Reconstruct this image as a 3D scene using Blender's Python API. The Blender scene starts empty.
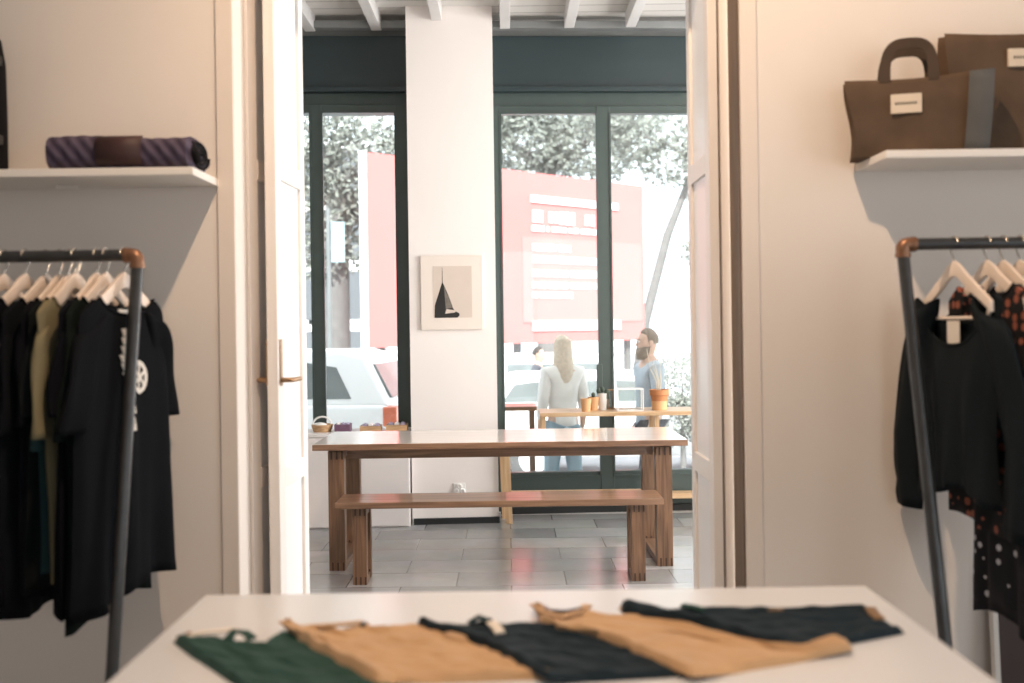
import bpy, bmesh, math, random
from mathutils import Vector, Matrix
from mathutils import noise as mnoise
R = math.radians
PI = math.pi
scene = bpy.context.scene
COL = scene.collection

# ------------------------------------------------------------------ camera model
F = 995.6; PPX = 508.0; PPY = 325.0; ROLL = R(0.8); H = 1.46

def off(px, py):
    dx, dy = px - PPX, py - PPY
    c, s = math.cos(ROLL), math.sin(ROLL)
    return dx * c - dy * s, dx * s + dy * c

def at(px, py, D):
    a, b = off(px, py)
    return Vector((a / F * D, D, H - b / F * D))

def on_z(px, py, z):
    a, b = off(px, py)
    D = (H - z) * F / b
    return Vector((a / F * D, D, z))

D0 = 7.70; YAW = R(3.0)                      # street front of the far room
def fw(px, py, d=0.0):
    a, b = off(px, py); a /= F
    c, s = math.cos(YAW), math.sin(YAW)
    u = (a * (D0 + d * c) + d * s) / (c - a * s)
    t = D0 + u * s + d * c
    return u, H - b / F * t

# ------------------------------------------------------------------ materials
def lin(v):
    v /= 255.0
    return v / 12.92 if v <= 0.04045 else ((v + 0.055) / 1.055) ** 2.4
def rgb(r, g, b): return (lin(r), lin(g), lin(b), 1.0)

def new_mat(name):
    m = bpy.data.materials.new(name); m.use_nodes = True
    nt = m.node_tree
    return m, nt, nt.nodes['Principled BSDF']

def coords(nt, scale=(1, 1, 1), rot=(0, 0, 0)):
    tc = nt.nodes.new('ShaderNodeTexCoord'); mp = nt.nodes.new('ShaderNodeMapping')
    mp.inputs['Scale'].default_value = scale; mp.inputs['Rotation'].default_value = rot
    nt.links.new(tc.outputs['Object'], mp.inputs['Vector'])
    return mp.outputs['Vector']

def plain(name, col, rough=0.6, metal=0.0, var=0.08, nscale=6.0, bump=0.0, bscale=60.0, spec=0.5, sheen=0.0):
    m, nt, p = new_mat(name)
    p.inputs['Roughness'].default_value = rough; p.inputs['Metallic'].default_value = metal
    p.inputs['Specular IOR Level'].default_value = spec
    if sheen: p.inputs['Sheen Weight'].default_value = sheen
    v = coords(nt)
    n = nt.nodes.new('ShaderNodeTexNoise'); n.inputs['Scale'].default_value = nscale; n.inputs['Detail'].default_value = 4
    nt.links.new(v, n.inputs['Vector'])
    mx = nt.nodes.new('ShaderNodeMix'); mx.data_type = 'RGBA'
    mx.inputs[6].default_value = tuple(max(0, c * (1 - var)) for c in col[:3]) + (1,)
    mx.inputs[7].default_value = tuple(min(1, c * (1 + var)) for c in col[:3]) + (1,)
    nt.links.new(n.outputs['Fac'], mx.inputs[0]); nt.links.new(mx.outputs[2], p.inputs['Base Color'])
    if bump:
        n2 = nt.nodes.new('ShaderNodeTexNoise'); n2.inputs['Scale'].default_value = bscale; n2.inputs['Detail'].default_value = 3
        nt.links.new(v, n2.inputs['Vector'])
        b = nt.nodes.new('ShaderNodeBump'); b.inputs['Strength'].default_value = bump; b.inputs['Distance'].default_value = 0.01
        nt.links.new(n2.outputs['Fac'], b.inputs['Height']); nt.links.new(b.outputs['Normal'], p.inputs['Normal'])
    return m

def wood(name, c1, c2, axis=0, rough=0.4, grain=14.0, coat=0.0, spec=0.5, cior=1.5, bmp=0.08):
    m, nt, p = new_mat(name)
    p.inputs['Roughness'].default_value = rough; p.inputs['Coat Weight'].default_value = coat
    p.inputs['Specular IOR Level'].default_value = spec
    p.inputs['Coat Roughness'].default_value = 0.14; p.inputs['Coat IOR'].default_value = cior
    sc = [grain] * 3; sc[axis] = grain * 0.06
    v = coords(nt, tuple(sc))
    n = nt.nodes.new('ShaderNodeTexNoise'); n.inputs['Scale'].default_value = 1.6; n.inputs['Detail'].default_value = 6; n.inputs['Distortion'].default_value = 1.2
    nt.links.new(v, n.inputs['Vector'])
    cr = nt.nodes.new('ShaderNodeValToRGB')
    cr.color_ramp.elements[0].position = 0.32; cr.color_ramp.elements[1].position = 0.68
    cr.color_ramp.elements[0].color = c1; cr.color_ramp.elements[1].color = c2
    nt.links.new(n.outputs['Fac'], cr.inputs['Fac']); nt.links.new(cr.outputs['Color'], p.inputs['Base Color'])
    b = nt.nodes.new('ShaderNodeBump'); b.inputs['Strength'].default_value = bmp; b.inputs['Distance'].default_value = 0.004
    nt.links.new(n.outputs['Fac'], b.inputs['Height']); nt.links.new(b.outputs['Normal'], p.inputs['Normal'])
    return m

def cloth(name, col, rough=0.9, sheen=0.0, weave=350.0, var=0.15, bump=0.15):
    m = plain(name, col, rough, 0, var, 9.0, bump, weave, 0.05, sheen)
    return m

def dots(name, base, dot, scale=26.0, size=0.28, rough=0.85):
    m, nt, p = new_mat(name)
    p.inputs['Roughness'].default_value = rough; p.inputs['Specular IOR Level'].default_value = 0.25
    v = coords(nt)
    vo = nt.nodes.new('ShaderNodeTexVoronoi'); vo.inputs['Scale'].default_value = scale; vo.inputs['Randomness'].default_value = 0.55
    nt.links.new(v, vo.inputs['Vector'])
    cr = nt.nodes.new('ShaderNodeValToRGB'); cr.color_ramp.interpolation = 'CONSTANT'
    cr.color_ramp.elements[0].color = dot; cr.color_ramp.elements[1].color = base; cr.color_ramp.elements[1].position = size
    nt.links.new(vo.outputs['Distance'], cr.inputs['Fac']); nt.links.new(cr.outputs['Color'], p.inputs['Base Color'])
    return m

def stripes(name, c1, c2, scale, rot, rough=0.9):
    m, nt, p = new_mat(name); p.inputs['Roughness'].default_value = rough; p.inputs['Specular IOR Level'].default_value = 0.2
    v = coords(nt, (1, 1, 1), rot)
    w = nt.nodes.new('ShaderNodeTexWave'); w.inputs['Scale'].default_value = scale; w.inputs['Distortion'].default_value = 0.6
    nt.links.new(v, w.inputs['Vector'])
    mx = nt.nodes.new('ShaderNodeMix'); mx.data_type = 'RGBA'; mx.inputs[6].default_value = c1; mx.inputs[7].default_value = c2
    nt.links.new(w.outputs['Fac'], mx.inputs[0]); nt.links.new(mx.outputs[2], p.inputs['Base Color'])
    b = nt.nodes.new('ShaderNodeBump'); b.inputs['Strength'].default_value = 0.5; b.inputs['Distance'].default_value = 0.01
    nt.links.new(w.outputs['Fac'], b.inputs['Height']); nt.links.new(b.outputs['Normal'], p.inputs['Normal'])
    return m

def tile_mat(name, c1, c2, grout, rough=0.12):
    m, nt, p = new_mat(name)
    v = coords(nt)
    bt = nt.nodes.new('ShaderNodeTexBrick')
    bt.inputs['Color1'].default_value = c1; bt.inputs['Color2'].default_value = c2; bt.inputs['Mortar'].default_value = grout
    bt.inputs['Scale'].default_value = 1.0; bt.inputs['Mortar Size'].default_value = 0.004; bt.inputs['Mortar Smooth'].default_value = 0.1
    bt.inputs['Brick Width'].default_value = 0.62; bt.inputs['Row Height'].default_value = 0.31
    nt.links.new(v, bt.inputs['Vector'])
    n = nt.nodes.new('ShaderNodeTexNoise'); n.inputs['Scale'].default_value = 5; n.inputs['Detail'].default_value = 6
    nt.links.new(v, n.inputs['Vector'])
    mx = nt.nodes.new('ShaderNodeMix'); mx.data_type = 'RGBA'; mx.blend_type = 'OVERLAY'; mx.inputs[0].default_value = 0.3
    nt.links.new(bt.outputs['Color'], mx.inputs[6]); nt.links.new(n.outputs['Color'], mx.inputs[7])
    p.inputs['IOR'].default_value = 2.0
    hs = nt.nodes.new('ShaderNodeHueSaturation'); hs.inputs['Saturation'].default_value = 0.35
    nt.links.new(mx.outputs[2], hs.inputs['Color']); nt.links.new(hs.outputs['Color'], p.inputs['Base Color'])
    mr = nt.nodes.new('ShaderNodeMapRange'); mr.inputs['To Min'].default_value = rough; mr.inputs['To Max'].default_value = rough + 0.2
    nt.links.new(n.outputs['Fac'], mr.inputs['Value']); nt.links.new(mr.outputs['Result'], p.inputs['Roughness'])
    b = nt.nodes.new('ShaderNodeBump'); b.inputs['Strength'].default_value = 0.05; b.inputs['Distance'].default_value = 0.004
    nt.links.new(n.outputs['Fac'], b.inputs['Height']); nt.links.new(b.outputs['Normal'], p.inputs['Normal'])
    return m

def boards_mat(name, c1, c2, pitch):
    m, nt, p = new_mat(name); p.inputs['Roughness'].default_value = 0.6
    v = coords(nt)
    w = nt.nodes.new('ShaderNodeTexWave'); w.bands_direction = 'Y'; w.wave_profile = 'SAW'; w.inputs['Scale'].default_value = 0.314 / pitch
    nt.links.new(v, w.inputs['Vector'])
    cr = nt.nodes.new('ShaderNodeValToRGB'); cr.color_ramp.elements[0].color = c2; cr.color_ramp.elements[1].color = c1; cr.color_ramp.elements[1].position = 0.12
    nt.links.new(w.outputs['Fac'], cr.inputs['Fac']); nt.links.new(cr.outputs['Color'], p.inputs['Base Color'])
    return m

def glass_mat(name, tint=(0.97, 0.985, 0.98, 1), haze=0.0, refl=1.0):
    m = bpy.data.materials.new(name); m.use_nodes = True
    nt = m.node_tree; nt.nodes.clear()
    out = nt.nodes.new('ShaderNodeOutputMaterial')
    tr = nt.nodes.new('ShaderNodeBsdfTransparent'); tr.inputs['Color'].default_value = tint
    gl = nt.nodes.new('ShaderNodeBsdfGlossy'); gl.inputs['Roughness'].default_value = 0.03
    fr = nt.nodes.new('ShaderNodeFresnel'); fr.inputs['IOR'].default_value = 1.4
    mx = nt.nodes.new('ShaderNodeMixShader')
    nt.links.new(fr.outputs['Fac'], mx.inputs['Fac']); nt.links.new(tr.outputs['BSDF'], mx.inputs[1]); nt.links.new(gl.outputs['BSDF'], mx.inputs[2])
    last = mx
    if haze:
        df = nt.nodes.new('ShaderNodeBsdfTranslucent'); df.inputs['Color'].default_value = (0.95, 0.95, 0.95, 1)
        n = nt.nodes.new('ShaderNodeTexNoise'); n.inputs['Scale'].default_value = 3.0
        mr = nt.nodes.new('ShaderNodeMapRange'); mr.inputs['To Min'].default_value = haze * 0.8; mr.inputs['To Max'].default_value = haze * 1.2
        nt.links.new(n.outputs['Fac'], mr.inputs['Value'])
        m2 = nt.nodes.new('ShaderNodeMixShader'); nt.links.new(mr.outputs['Result'], m2.inputs['Fac'])
        nt.links.new(mx.outputs['Shader'], m2.inputs[1]); nt.links.new(df.outputs['BSDF'], m2.inputs[2]); last = m2
    nt.links.new(last.outputs['Shader'], out.inputs['Surface'])
    return m

M = dict(
    wall=plain('plaster', (0.80, 0.74, 0.685, 1), 0.85, 0, 0.03, 2.0, 0.05, 25),
    casing=plain('painted_casing', (0.79, 0.71, 0.64, 1), 0.5, 0, 0.03),
    column=plain('white_plaster', (0.82, 0.77, 0.74, 1), 0.8, 0, 0.03, 2.0, 0.04, 25),
    ceil=plain('ceiling_paint', (0.75, 0.73, 0.71, 1), 0.85, 0, 0.04),
    boards=boards_mat('ceiling_boards', (0.62, 0.60, 0.57, 1), (0.22, 0.21, 0.20, 1), 0.16),
    jamb=wood('jamb_painted_shade', (0.10, 0.065, 0.04, 1), (0.19, 0.125, 0.08, 1), 2, 0.6, 14),
    joist=plain('joist_paint', (0.62, 0.61, 0.60, 1), 0.5, 0, 0.04),
    steel=plain('grey_steel_beam', (0.20, 0.21, 0.21, 1), 0.5, 0.2, 0.25, 3.0),
    teal=plain('dark_teal_paint', (0.016, 0.030, 0.034, 1), 0.4, 0, 0.15, 2.5),
    frame=plain('dark_green_frame', (0.045, 0.066, 0.062, 1), 0.38, 0, 0.15, 8.0),
    black=plain('black_skirting', (0.012, 0.014, 0.015, 1), 0.5, 0, 0.1),
    tile=tile_mat('slate_tiles', (0.20, 0.21, 0.212, 1), (0.36, 0.37, 0.372, 1), (0.12, 0.12, 0.12, 1)),
    leafw=plain('door_paint', (0.84, 0.79, 0.75, 1), 0.45, 0, 0.03),
    leafp=plain('door_panel', (0.86, 0.85, 0.845, 1), 0.3, 0, 0.03),
    brass=plain('aged_brass', (0.36, 0.22, 0.12, 1), 0.4, 0.7, 0.15),
    glass=glass_mat('window_glass', haze=0.0),
    boxglass=glass_mat('box_glass', (0.95, 0.97, 0.97, 1)),
    walnut_x=wood('walnut_along', (0.13, 0.070, 0.042, 1), (0.30, 0.175, 0.105, 1), 0, 0.35, 16, 0.3),
    sheen_top=wood('wood_painted_sheen', (0.74, 0.65, 0.585, 1), (0.84, 0.765, 0.71, 1), 0, 0.3, 16, 1.0, 0.6, 1.8, 0.0),  # pale colour carries the bright window sheen on the walnut table top
    walnut_gloss=wood('walnut_lacquered', (0.15, 0.078, 0.045, 1), (0.32, 0.18, 0.105, 1), 0, 0.25, 16, 1.0, 0.8, 2.1, 0.0),
    walnut_y=wood('walnut_across', (0.09, 0.05, 0.03, 1), (0.20, 0.115, 0.068, 1), 1, 0.4, 16),
    walnut_z=wood('walnut_upright', (0.10, 0.055, 0.032, 1), (0.23, 0.13, 0.075, 1), 2, 0.42, 22),
    oak_z=wood('oak_upright', (0.42, 0.26, 0.13, 1), (0.60, 0.42, 0.25, 1), 2, 0.45, 20),
    oak_x=wood('oak_along', (0.42, 0.26, 0.13, 1), (0.62, 0.44, 0.27, 1), 0, 0.4, 20),
    endgrain=plain('dark_joint', (0.045, 0.022, 0.013, 1), 0.6, 0, 0.3, 30),
    counter=plain('white_laminate', (0.70, 0.725, 0.765, 1), 0.22, 0, 0.01),
    shelf=plain('white_shelf_paint', (0.80, 0.77, 0.73, 1), 0.5, 0, 0.02),
    cabinet=plain('cabinet_paint', (0.80, 0.76, 0.745, 1), 0.5, 0, 0.02),
    pipe=plain('black_iron_pipe', (0.06, 0.062, 0.064, 1), 0.34, 0.6, 0.3, 18.0, 0.05, 90),
    copper=plain('copper_fitting', (0.25, 0.13, 0.075, 1), 0.4, 0.6, 0.25, 20),
    chrome=plain('hook_wire', (0.62, 0.58, 0.52, 1), 0.25, 0.9, 0.1),
    hanger=plain('pale_hanger_wood', (0.82, 0.70, 0.60, 1), 0.45, 0, 0.06),
    tee_black=cloth('black_jersey', (0.007, 0.008, 0.010, 1)),
    tee_char=cloth('charcoal_jersey', (0.009, 0.011, 0.012, 1)),
    tee_ink=cloth('ink_jersey', (0.006, 0.0065, 0.009, 1)),
    tee_green=cloth('bottle_jersey', (0.0085, 0.012, 0.011, 1)),
    olive=cloth('olive_jersey', (0.20, 0.175, 0.105, 1)),
    teal_cloth=cloth('teal_jersey', (0.025, 0.05, 0.055, 1)),
    navy_blouse=cloth('dark_slate_crepe', (0.011, 0.015, 0.018, 1), 0.65),
    white_print=plain('white_print', (0.72, 0.68, 0.62, 1), 0.7, 0, 0.1, 60),
    tag=plain('card_tag', (0.74, 0.68, 0.60, 1), 0.7),
    red_dots=dots('black_with_rust_dots', (0.011, 0.011, 0.013, 1), (0.30, 0.10, 0.065, 1), 26, 0.33),
    white_dots=dots('black_with_white_specks', (0.011, 0.011, 0.015, 1), (0.55, 0.54, 0.56, 1), 20, 0.21),
    sparse_red=dots('black_with_small_rust_dots', (0.011, 0.011, 0.013, 1), (0.32, 0.10, 0.06, 1), 26, 0.22),
    canvas=cloth('brown_waxed_canvas', (0.105, 0.072, 0.050, 1), 0.75, 0, 200, 0.35),
    canvas_dk=cloth('brown_waxed_canvas_handle', (0.075, 0.054, 0.040, 1), 0.75, 0, 200, 0.3),
    gusset=cloth('slate_lining', (0.10, 0.105, 0.11, 1), 0.8, 0, 200, 0.2),
    lining=cloth('navy_lining', (0.014, 0.016, 0.025, 1)),
    label_c=plain('cream_label', (0.66, 0.57, 0.46, 1), 0.7),
    ink=plain('label_ink', (0.10, 0.085, 0.07, 1), 0.7),
    quilt=stripes('plum_quilted_nylon', (0.050, 0.038, 0.062, 1), (0.105, 0.085, 0.125, 1), 9.0, (0, R(38), 0)),
    leather=plain('oxblood_patch', (0.040, 0.014, 0.014, 1), 0.6, 0, 0.2, 20),
    blackbag=cloth('black_bag_cloth', (0.012, 0.012, 0.014, 1), 0.7),
    g_green=cloth('bottle_green_twill', (0.026, 0.066, 0.056, 1), 0.7, 0.06),
    g_tan=cloth('tan_twill', (0.54, 0.345, 0.19, 1), 0.75, 0.2),
    g_navy=cloth('navy_twill', (0.013, 0.023, 0.031, 1), 0.65, 0.05),
    mat_board=plain('cream_mount', (0.76, 0.68, 0.61, 1), 0.8, 0, 0.02),
    photo=plain('photo_paper', (0.62, 0.53, 0.46, 1), 0.7, 0, 0.05, 12),
    spire=plain('photo_ink', (0.014, 0.013, 0.012, 1), 0.7, 0, 0.3, 30),
    spire_l=plain('photo_midtone', (0.16, 0.14, 0.12, 1), 0.7, 0, 0.4, 60),
    terra=plain('terracotta', (0.46, 0.19, 0.075, 1), 0.75, 0, 0.12),
    terra_l=plain('pale_terracotta', (0.62, 0.36, 0.18, 1), 0.75, 0, 0.1),
    white_cer=plain('white_ceramic', (0.80, 0.79, 0.77, 1), 0.3),
    leafy=plain('dark_leaf', (0.05, 0.07, 0.05, 1), 0.6, 0, 0.3),
    twig=plain('pale_twig', (0.55, 0.50, 0.40, 1), 0.7),
    socket=plain('white_plastic', (0.80, 0.79, 0.77, 1), 0.4),
    brownbox=plain('dark_brown_board', (0.055, 0.036, 0.033, 1), 0.6, 0, 0.15),
    # street
    paving=plain('pale_paving', (0.62, 0.61, 0.59, 1), 0.9, 0, 0.15, 3),
    asphalt=plain('grey_asphalt', (0.40, 0.40, 0.41, 1), 0.9, 0, 0.2, 3),
    carpaint=plain('white_car_paint', (0.82, 0.82, 0.82, 1), 0.35, 0, 0.01),
    carglass=plain('car_window', (0.16, 0.18, 0.18, 1), 0.2, 0, 0.3, 3),
    tyre=plain('tyre_rubber', (0.10, 0.10, 0.10, 1), 0.8),
    hub=plain('wheel_hub', (0.55, 0.55, 0.56, 1), 0.4, 0.2),
    tail=plain('tail_light', (0.60, 0.17, 0.10, 1), 0.3, 0, 0.3, 12),
    dark=plain('dark_rubber', (0.10, 0.10, 0.10, 1), 0.6),
    hoard=plain('red_hoarding', (0.72, 0.19, 0.175, 1), 0.7, 0, 0.04, 0.8),
    hoard_l=plain('pale_red_hoarding', (0.72, 0.225, 0.21, 1), 0.7, 0, 0.04, 0.8),
    hoard_w=plain('white_hoarding_paint', (0.86, 0.85, 0.85, 1), 0.7),
    leaves=plain('grey_green_leaves', (0.24, 0.255, 0.225, 1), 0.8, 0, 0.4, 2.0),
    bark=plain('grey_bark', (0.16, 0.155, 0.15, 1), 0.9, 0, 0.3, 6, 0.4, 12),
    facade=plain('pale_facade', (0.55, 0.54, 0.53, 1), 0.9, 0, 0.06, 0.8),
    facwin=plain('facade_window', (0.13, 0.14, 0.15, 1), 0.3),
    banner=plain('pale_blue_banner', (0.30, 0.42, 0.46, 1), 0.8),
    skin=plain('skin', (0.56, 0.36, 0.27, 1), 0.55, 0, 0.06),
    shirt=cloth('grey_blue_shirt', (0.40, 0.45, 0.50, 1)),
    jeans=cloth('light_denim', (0.24, 0.33, 0.38, 1)),
    trouser=cloth('grey_trousers', (0.10, 0.105, 0.12, 1)),
    blouse_w=cloth('white_blouse', (0.70, 0.68, 0.65, 1)),
    hair_d=plain('dark_hair', (0.05, 0.04, 0.035, 1), 0.7, 0, 0.3, 40),
    hair_m=plain('brown_hair', (0.20, 0.15, 0.11, 1), 0.7, 0, 0.3, 40),
    hair_l=plain('pale_hair', (0.55, 0.46, 0.36, 1), 0.7, 0, 0.3, 40),
    shoe=plain('shoe_leather', (0.08, 0.07, 0.07, 1), 0.6),
    wicker=wood('wicker', (0.34, 0.19, 0.09, 1), (0.60, 0.40, 0.22, 1), 0, 0.7, 40),
    purple=plain('purple_bundle', (0.16, 0.08, 0.13, 1), 0.8, 0, 0.3, 30),
    lilac=plain('lilac_bundle', (0.38, 0.33, 0.46, 1), 0.8, 0, 0.4, 40),
)

# ------------------------------------------------------------------ mesh helpers
class MB:
    def __init__(s): s.bm = bmesh.new()
    def box(s, a, b):
        x0, y0, z0 = a; x1, y1, z1 = b
        v = [s.bm.verts.new(p) for p in ((x0,y0,z0),(x1,y0,z0),(x1,y1,z0),(x0,y1,z0),(x0,y0,z1),(x1,y0,z1),(x1,y1,z1),(x0,y1,z1))]
        for f in ((3,2,1,0),(4,5,6,7),(0,1,5,4),(1,2,6,5),(2,3,7,6),(3,0,4,7)): s.bm.faces.new([v[i] for i in f])
        return s
    def loft(s, rings, cap=True, closed=True):
        vs = [[s.bm.verts.new(p) for p in r] for r in rings]
        n = len(rings[0])
        for a, b in zip(vs, vs[1:]):
            for i in range(n if closed else n - 1):
                j = (i + 1) % n
                s.bm.faces.new((a[i], a[j], b[j], b[i]))
        if cap and closed:
            s.bm.faces.new(vs[0][::-1]); s.bm.faces.new(vs[-1])
        return vs
    def tube(s, path, r, n=10, cap=True):
        path = [Vector(p) for p in path]
        rs = r if isinstance(r, (list, tuple)) else [r] * len(path)
        rings = []; prev = None
        for i, p in enumerate(path):
            t = (path[min(i+1, len(path)-1)] - path[max(i-1, 0)]).normalized()
            if prev is None:
                up = Vector((0,0,1)) if abs(t.z) < 0.9 else Vector((1,0,0))
                u = t.cross(up).normalized()
            else:
                u = (prev - t * prev.dot(t)).normalized()
            prev = u; w = t.cross(u)
            rings.append([p + (u * math.cos(2*PI*k/n) + w * math.sin(2*PI*k/n)) * rs[i] for k in range(n)])
        s.loft(rings, cap); return s
    def lathe(s, prof, c=(0,0,0), n=24, cap=True):
        rings = [[(c[0] + r*math.cos(2*PI*k/n), c[1] + r*math.sin(2*PI*k/n), c[2] + z) for k in range(n)] for r, z in prof]
        s.loft(rings, cap); return s
    def prism(s, poly, fn, a, b):
        """poly: 2-D outline, fn(p, q, depth) -> 3-D, extruded from a to b"""
        s.loft([[fn(p, q, a) for p, q in poly], [fn(p, q, b) for p, q in poly]]); return s
    def ball(s, c, r, n=14, m=10):
        r = r if isinstance(r, (tuple, list)) else (r, r, r)
        rings = []
        for i in range(m + 1):
            th = PI * (0.02 + 0.96 * i / m)
            rings.append([(c[0] + r[0]*math.sin(th)*math.cos(2*PI*k/n), c[1] + r[1]*math.sin(th)*math.sin(2*PI*k/n), c[2] - r[2]*math.cos(th)) for k in range(n)])
        s.loft(rings); return s
    def build(s, name, mat, parent=None, smooth=False, bevel=0.0, loc=None, rotz=None, seg=2, solid=0.0):
        bmesh.ops.recalc_face_normals(s.bm, faces=s.bm.faces)
        if bevel:
            es = [e for e in s.bm.edges if len(e.link_faces) == 2 and e.calc_face_angle(0) > R(30)]
            bmesh.ops.bevel(s.bm, geom=es, offset=bevel, segments=seg, affect='EDGES', profile=0.6, clamp_overlap=True)
        me = bpy.data.meshes.new(name); s.bm.to_mesh(me); s.bm.free()
        me.materials.append(mat)
        if smooth:
            for p in me.polygons: p.use_smooth = True
            try: me.set_sharp_from_angle(angle=R(50))
            except Exception: pass
        o = bpy.data.objects.new(name, me); COL.objects.link(o)
        if parent is not None: o.parent = parent
        if loc is not None: o.location = loc
        if rotz is not None: o.rotation_euler = (0, 0, rotz)
        if solid:
            md = o.modifiers.new('thickness', 'SOLIDIFY'); md.thickness = solid; md.offset = 0
        return o

def tag(o, label, cat, group=None, kind=None):
    o['label'] = label; o['category'] = cat
    if group: o['group'] = group
    if kind: o['kind'] = kind
    return o
def thing(name, label, cat, loc=(0,0,0), rotz=0.0, group=None):
    o = bpy.data.objects.new(name, None); COL.objects.link(o); o.empty_display_size = 0.1
    o.location = loc; o.rotation_euler = (0, 0, rotz)
    return tag(o, label, cat, group)
def struct(o): o['kind'] = 'structure'; return o
def copy_tree(o, parent=None):
    c = o.copy(); COL.objects.link(c)
    if parent is not None: c.parent = parent
    for ch in list(o.children): copy_tree(ch, c)
    return c

def interp(poly, t):
    ps = [Vector(p) for p in poly]
    L = [0]
    for a, b in zip(ps, ps[1:]): L.append(L[-1] + (b - a).length)
    d = t * L[-1]
    for i in range(len(ps) - 1):
        if d <= L[i+1] or i == len(ps) - 2:
            k = (d - L[i]) / max(1e-9, L[i+1] - L[i]); return ps[i].lerp(ps[i+1], k)

# ================================================================== SETTING
DW = 3.45          # shop-side face of the partition wall
WT = 0.15
NX0, NX1, NY0, NZ = -3.3, 3.3, -4.0, 4.3
FX0, FX1 = -3.8, 3.8
FZ = 3.82
xl = at(237, 325, DW).x; xr = at(743, 325, DW).x
OT = 3.0
struct(MB().box((FX0-.2, NY0-.2, -0.1), (FX1+.2, D0-.05, 0)).build('floor', M['tile']))
w = MB().box((NX0-.5, DW, 0), (xl, DW+WT, NZ)).build('wall_left', M['wall']); struct(w)
w = MB().box((xr, DW, 0), (NX1+.5, DW+WT, NZ)).build('wall_right', M['wall']); struct(w)
w = MB().box((xl, DW, OT), (xr, DW+WT, NZ)).build('wall_above', M['wall']); struct(w)
struct(MB().box((NX0-.2, NY0, 0), (NX0, DW, NZ)).build('wall_west', M['wall']))
b = MB(); b.box((NX1, NY0, 0), (NX1+.2, DW, .7)); b.box((NX1, NY0, 2.8), (NX1+.2, DW, NZ)); b.box((NX1, NY0, .7), (NX1+.2, -.4, 2.8)); b.box((NX1, 1.9, .7), (NX1+.2, DW, 2.8)); struct(b.build('wall_east', M['wall']))  # opening added out of view so sky light reaches the right wall
b = MB(); b.box((NX0-.2, NY0-.2, 0), (NX1+.2, NY0, .5)); b.box((NX0-.2, NY0-.2, 2.9), (NX1+.2, NY0, NZ))
b.box((NX0-.2, NY0-.2, .5), (1.0, NY0, 2.9)); b.box((2.9, NY0-.2, .5), (NX1+.2, NY0, 2.9)); struct(b.build('wall_behind', M['wall']))
struct(MB().box((NX0-.2, NY0-.2, NZ), (NX1+.2, DW+WT, NZ+.2)).build('ceiling', M['ceil']))
# casings round the opening
cw = 0.058
struct(MB().box((xl-cw, DW-.012, 0), (xl, DW, OT+cw)).build('trim_1', M['casing'], bevel=.002))
struct(MB().box((xr, DW-.012, 0), (xr+cw, DW, OT+cw)).build('trim_2', M['casing'], bevel=.002))
struct(MB().box((xr-.006, DW+.004, 0), (xr-.0005, DW+WT, OT)).build('trim_12', M['jamb']))  # thin added liner, its dark brown paints the shade in this reveal
# shell of the far room
struct(MB().box((FX0-.2, DW+WT, 0), (FX0, D0, FZ)).build('wall_far_west', M['column']))
b = MB(); b.box((FX1, DW+WT, 0), (FX1+.2, D0+.3, .7)); b.box((FX1, DW+WT, 3.4), (FX1+.2, D0+.3, FZ)); b.box((FX1, DW+WT, .7), (FX1+.2, DW+.5, 3.4)); b.box((FX1, 7.3, .7), (FX1+.2, D0+.3, 3.4))
struct(b.build('wall_far_east', M['column']))
struct(MB().box((FX0-.2, DW+WT+.001, FZ), (FX1+.2, D0+.35, FZ+.2)).build('ceiling_far', M['boards']))
for k, (px, py) in enumerate(((305, 20), (373, 25), (437, 19), (505, 30), (571, 30), (634, 28))):
    x = at(px, py, 7.35).x
    yend = 7.32 if k == 2 else 7.55
    o = MB().box((x-.038, DW+WT+.01, FZ-.115), (x+.038, yend, FZ)).build('ceiling_joist', M['joist'], bevel=.004); struct(o)
# street front (yawed)
ORG = (0, D0, 0)
def FW(mb, name, mat, bevel=0.0): return struct(mb.build(name, mat, None, False, bevel, ORG, YAW))
ucl = fw(409, 270, -.33)[0]; ucr = fw(495.5, 270, -.33)[0]
FW(MB().box((ucl, -.33, 0), (ucr, .12, FZ)), 'column', M['column'])
FW(MB().box((ucl+.01, -.345, 0), (ucr+.005, -.33, .045)), 'baseboard_back', M['black'])
zh1 = fw(590, 38, -.05)[1]; zh0 = fw(590, 87, -.05)[1]; zw1 = fw(590, 110, 0)[1]
for (u0, u1, n) in ((FX0, ucl, 3), (ucr, FX1, 4)):
    FW(MB().box((u0, -.03, zh0), (u1, .15, zh1+.02)), 'trim_%d' % n, M['teal'], .004)
    FW(MB().box((u0, -.07, zh0-.035), (u1, -.0, zh0)), 'trim_%d' % (n+2), M['teal'], .004)
    FW(MB().box((u0, .01, zw1-.01), (u1, .15, zh0+.01)), 'trim_%d' % (n+4), M['frame'])
    FW(MB().box((u0, .02, zh1+.021), (u1, .15, FZ)), 'trim_%d' % (n+6), M['steel'])
FW(MB().box((FX0, -.14, zh1+.05), (FX1, -.06, zh1+.105)), 'trim_11', M['steel'], .004)

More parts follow.
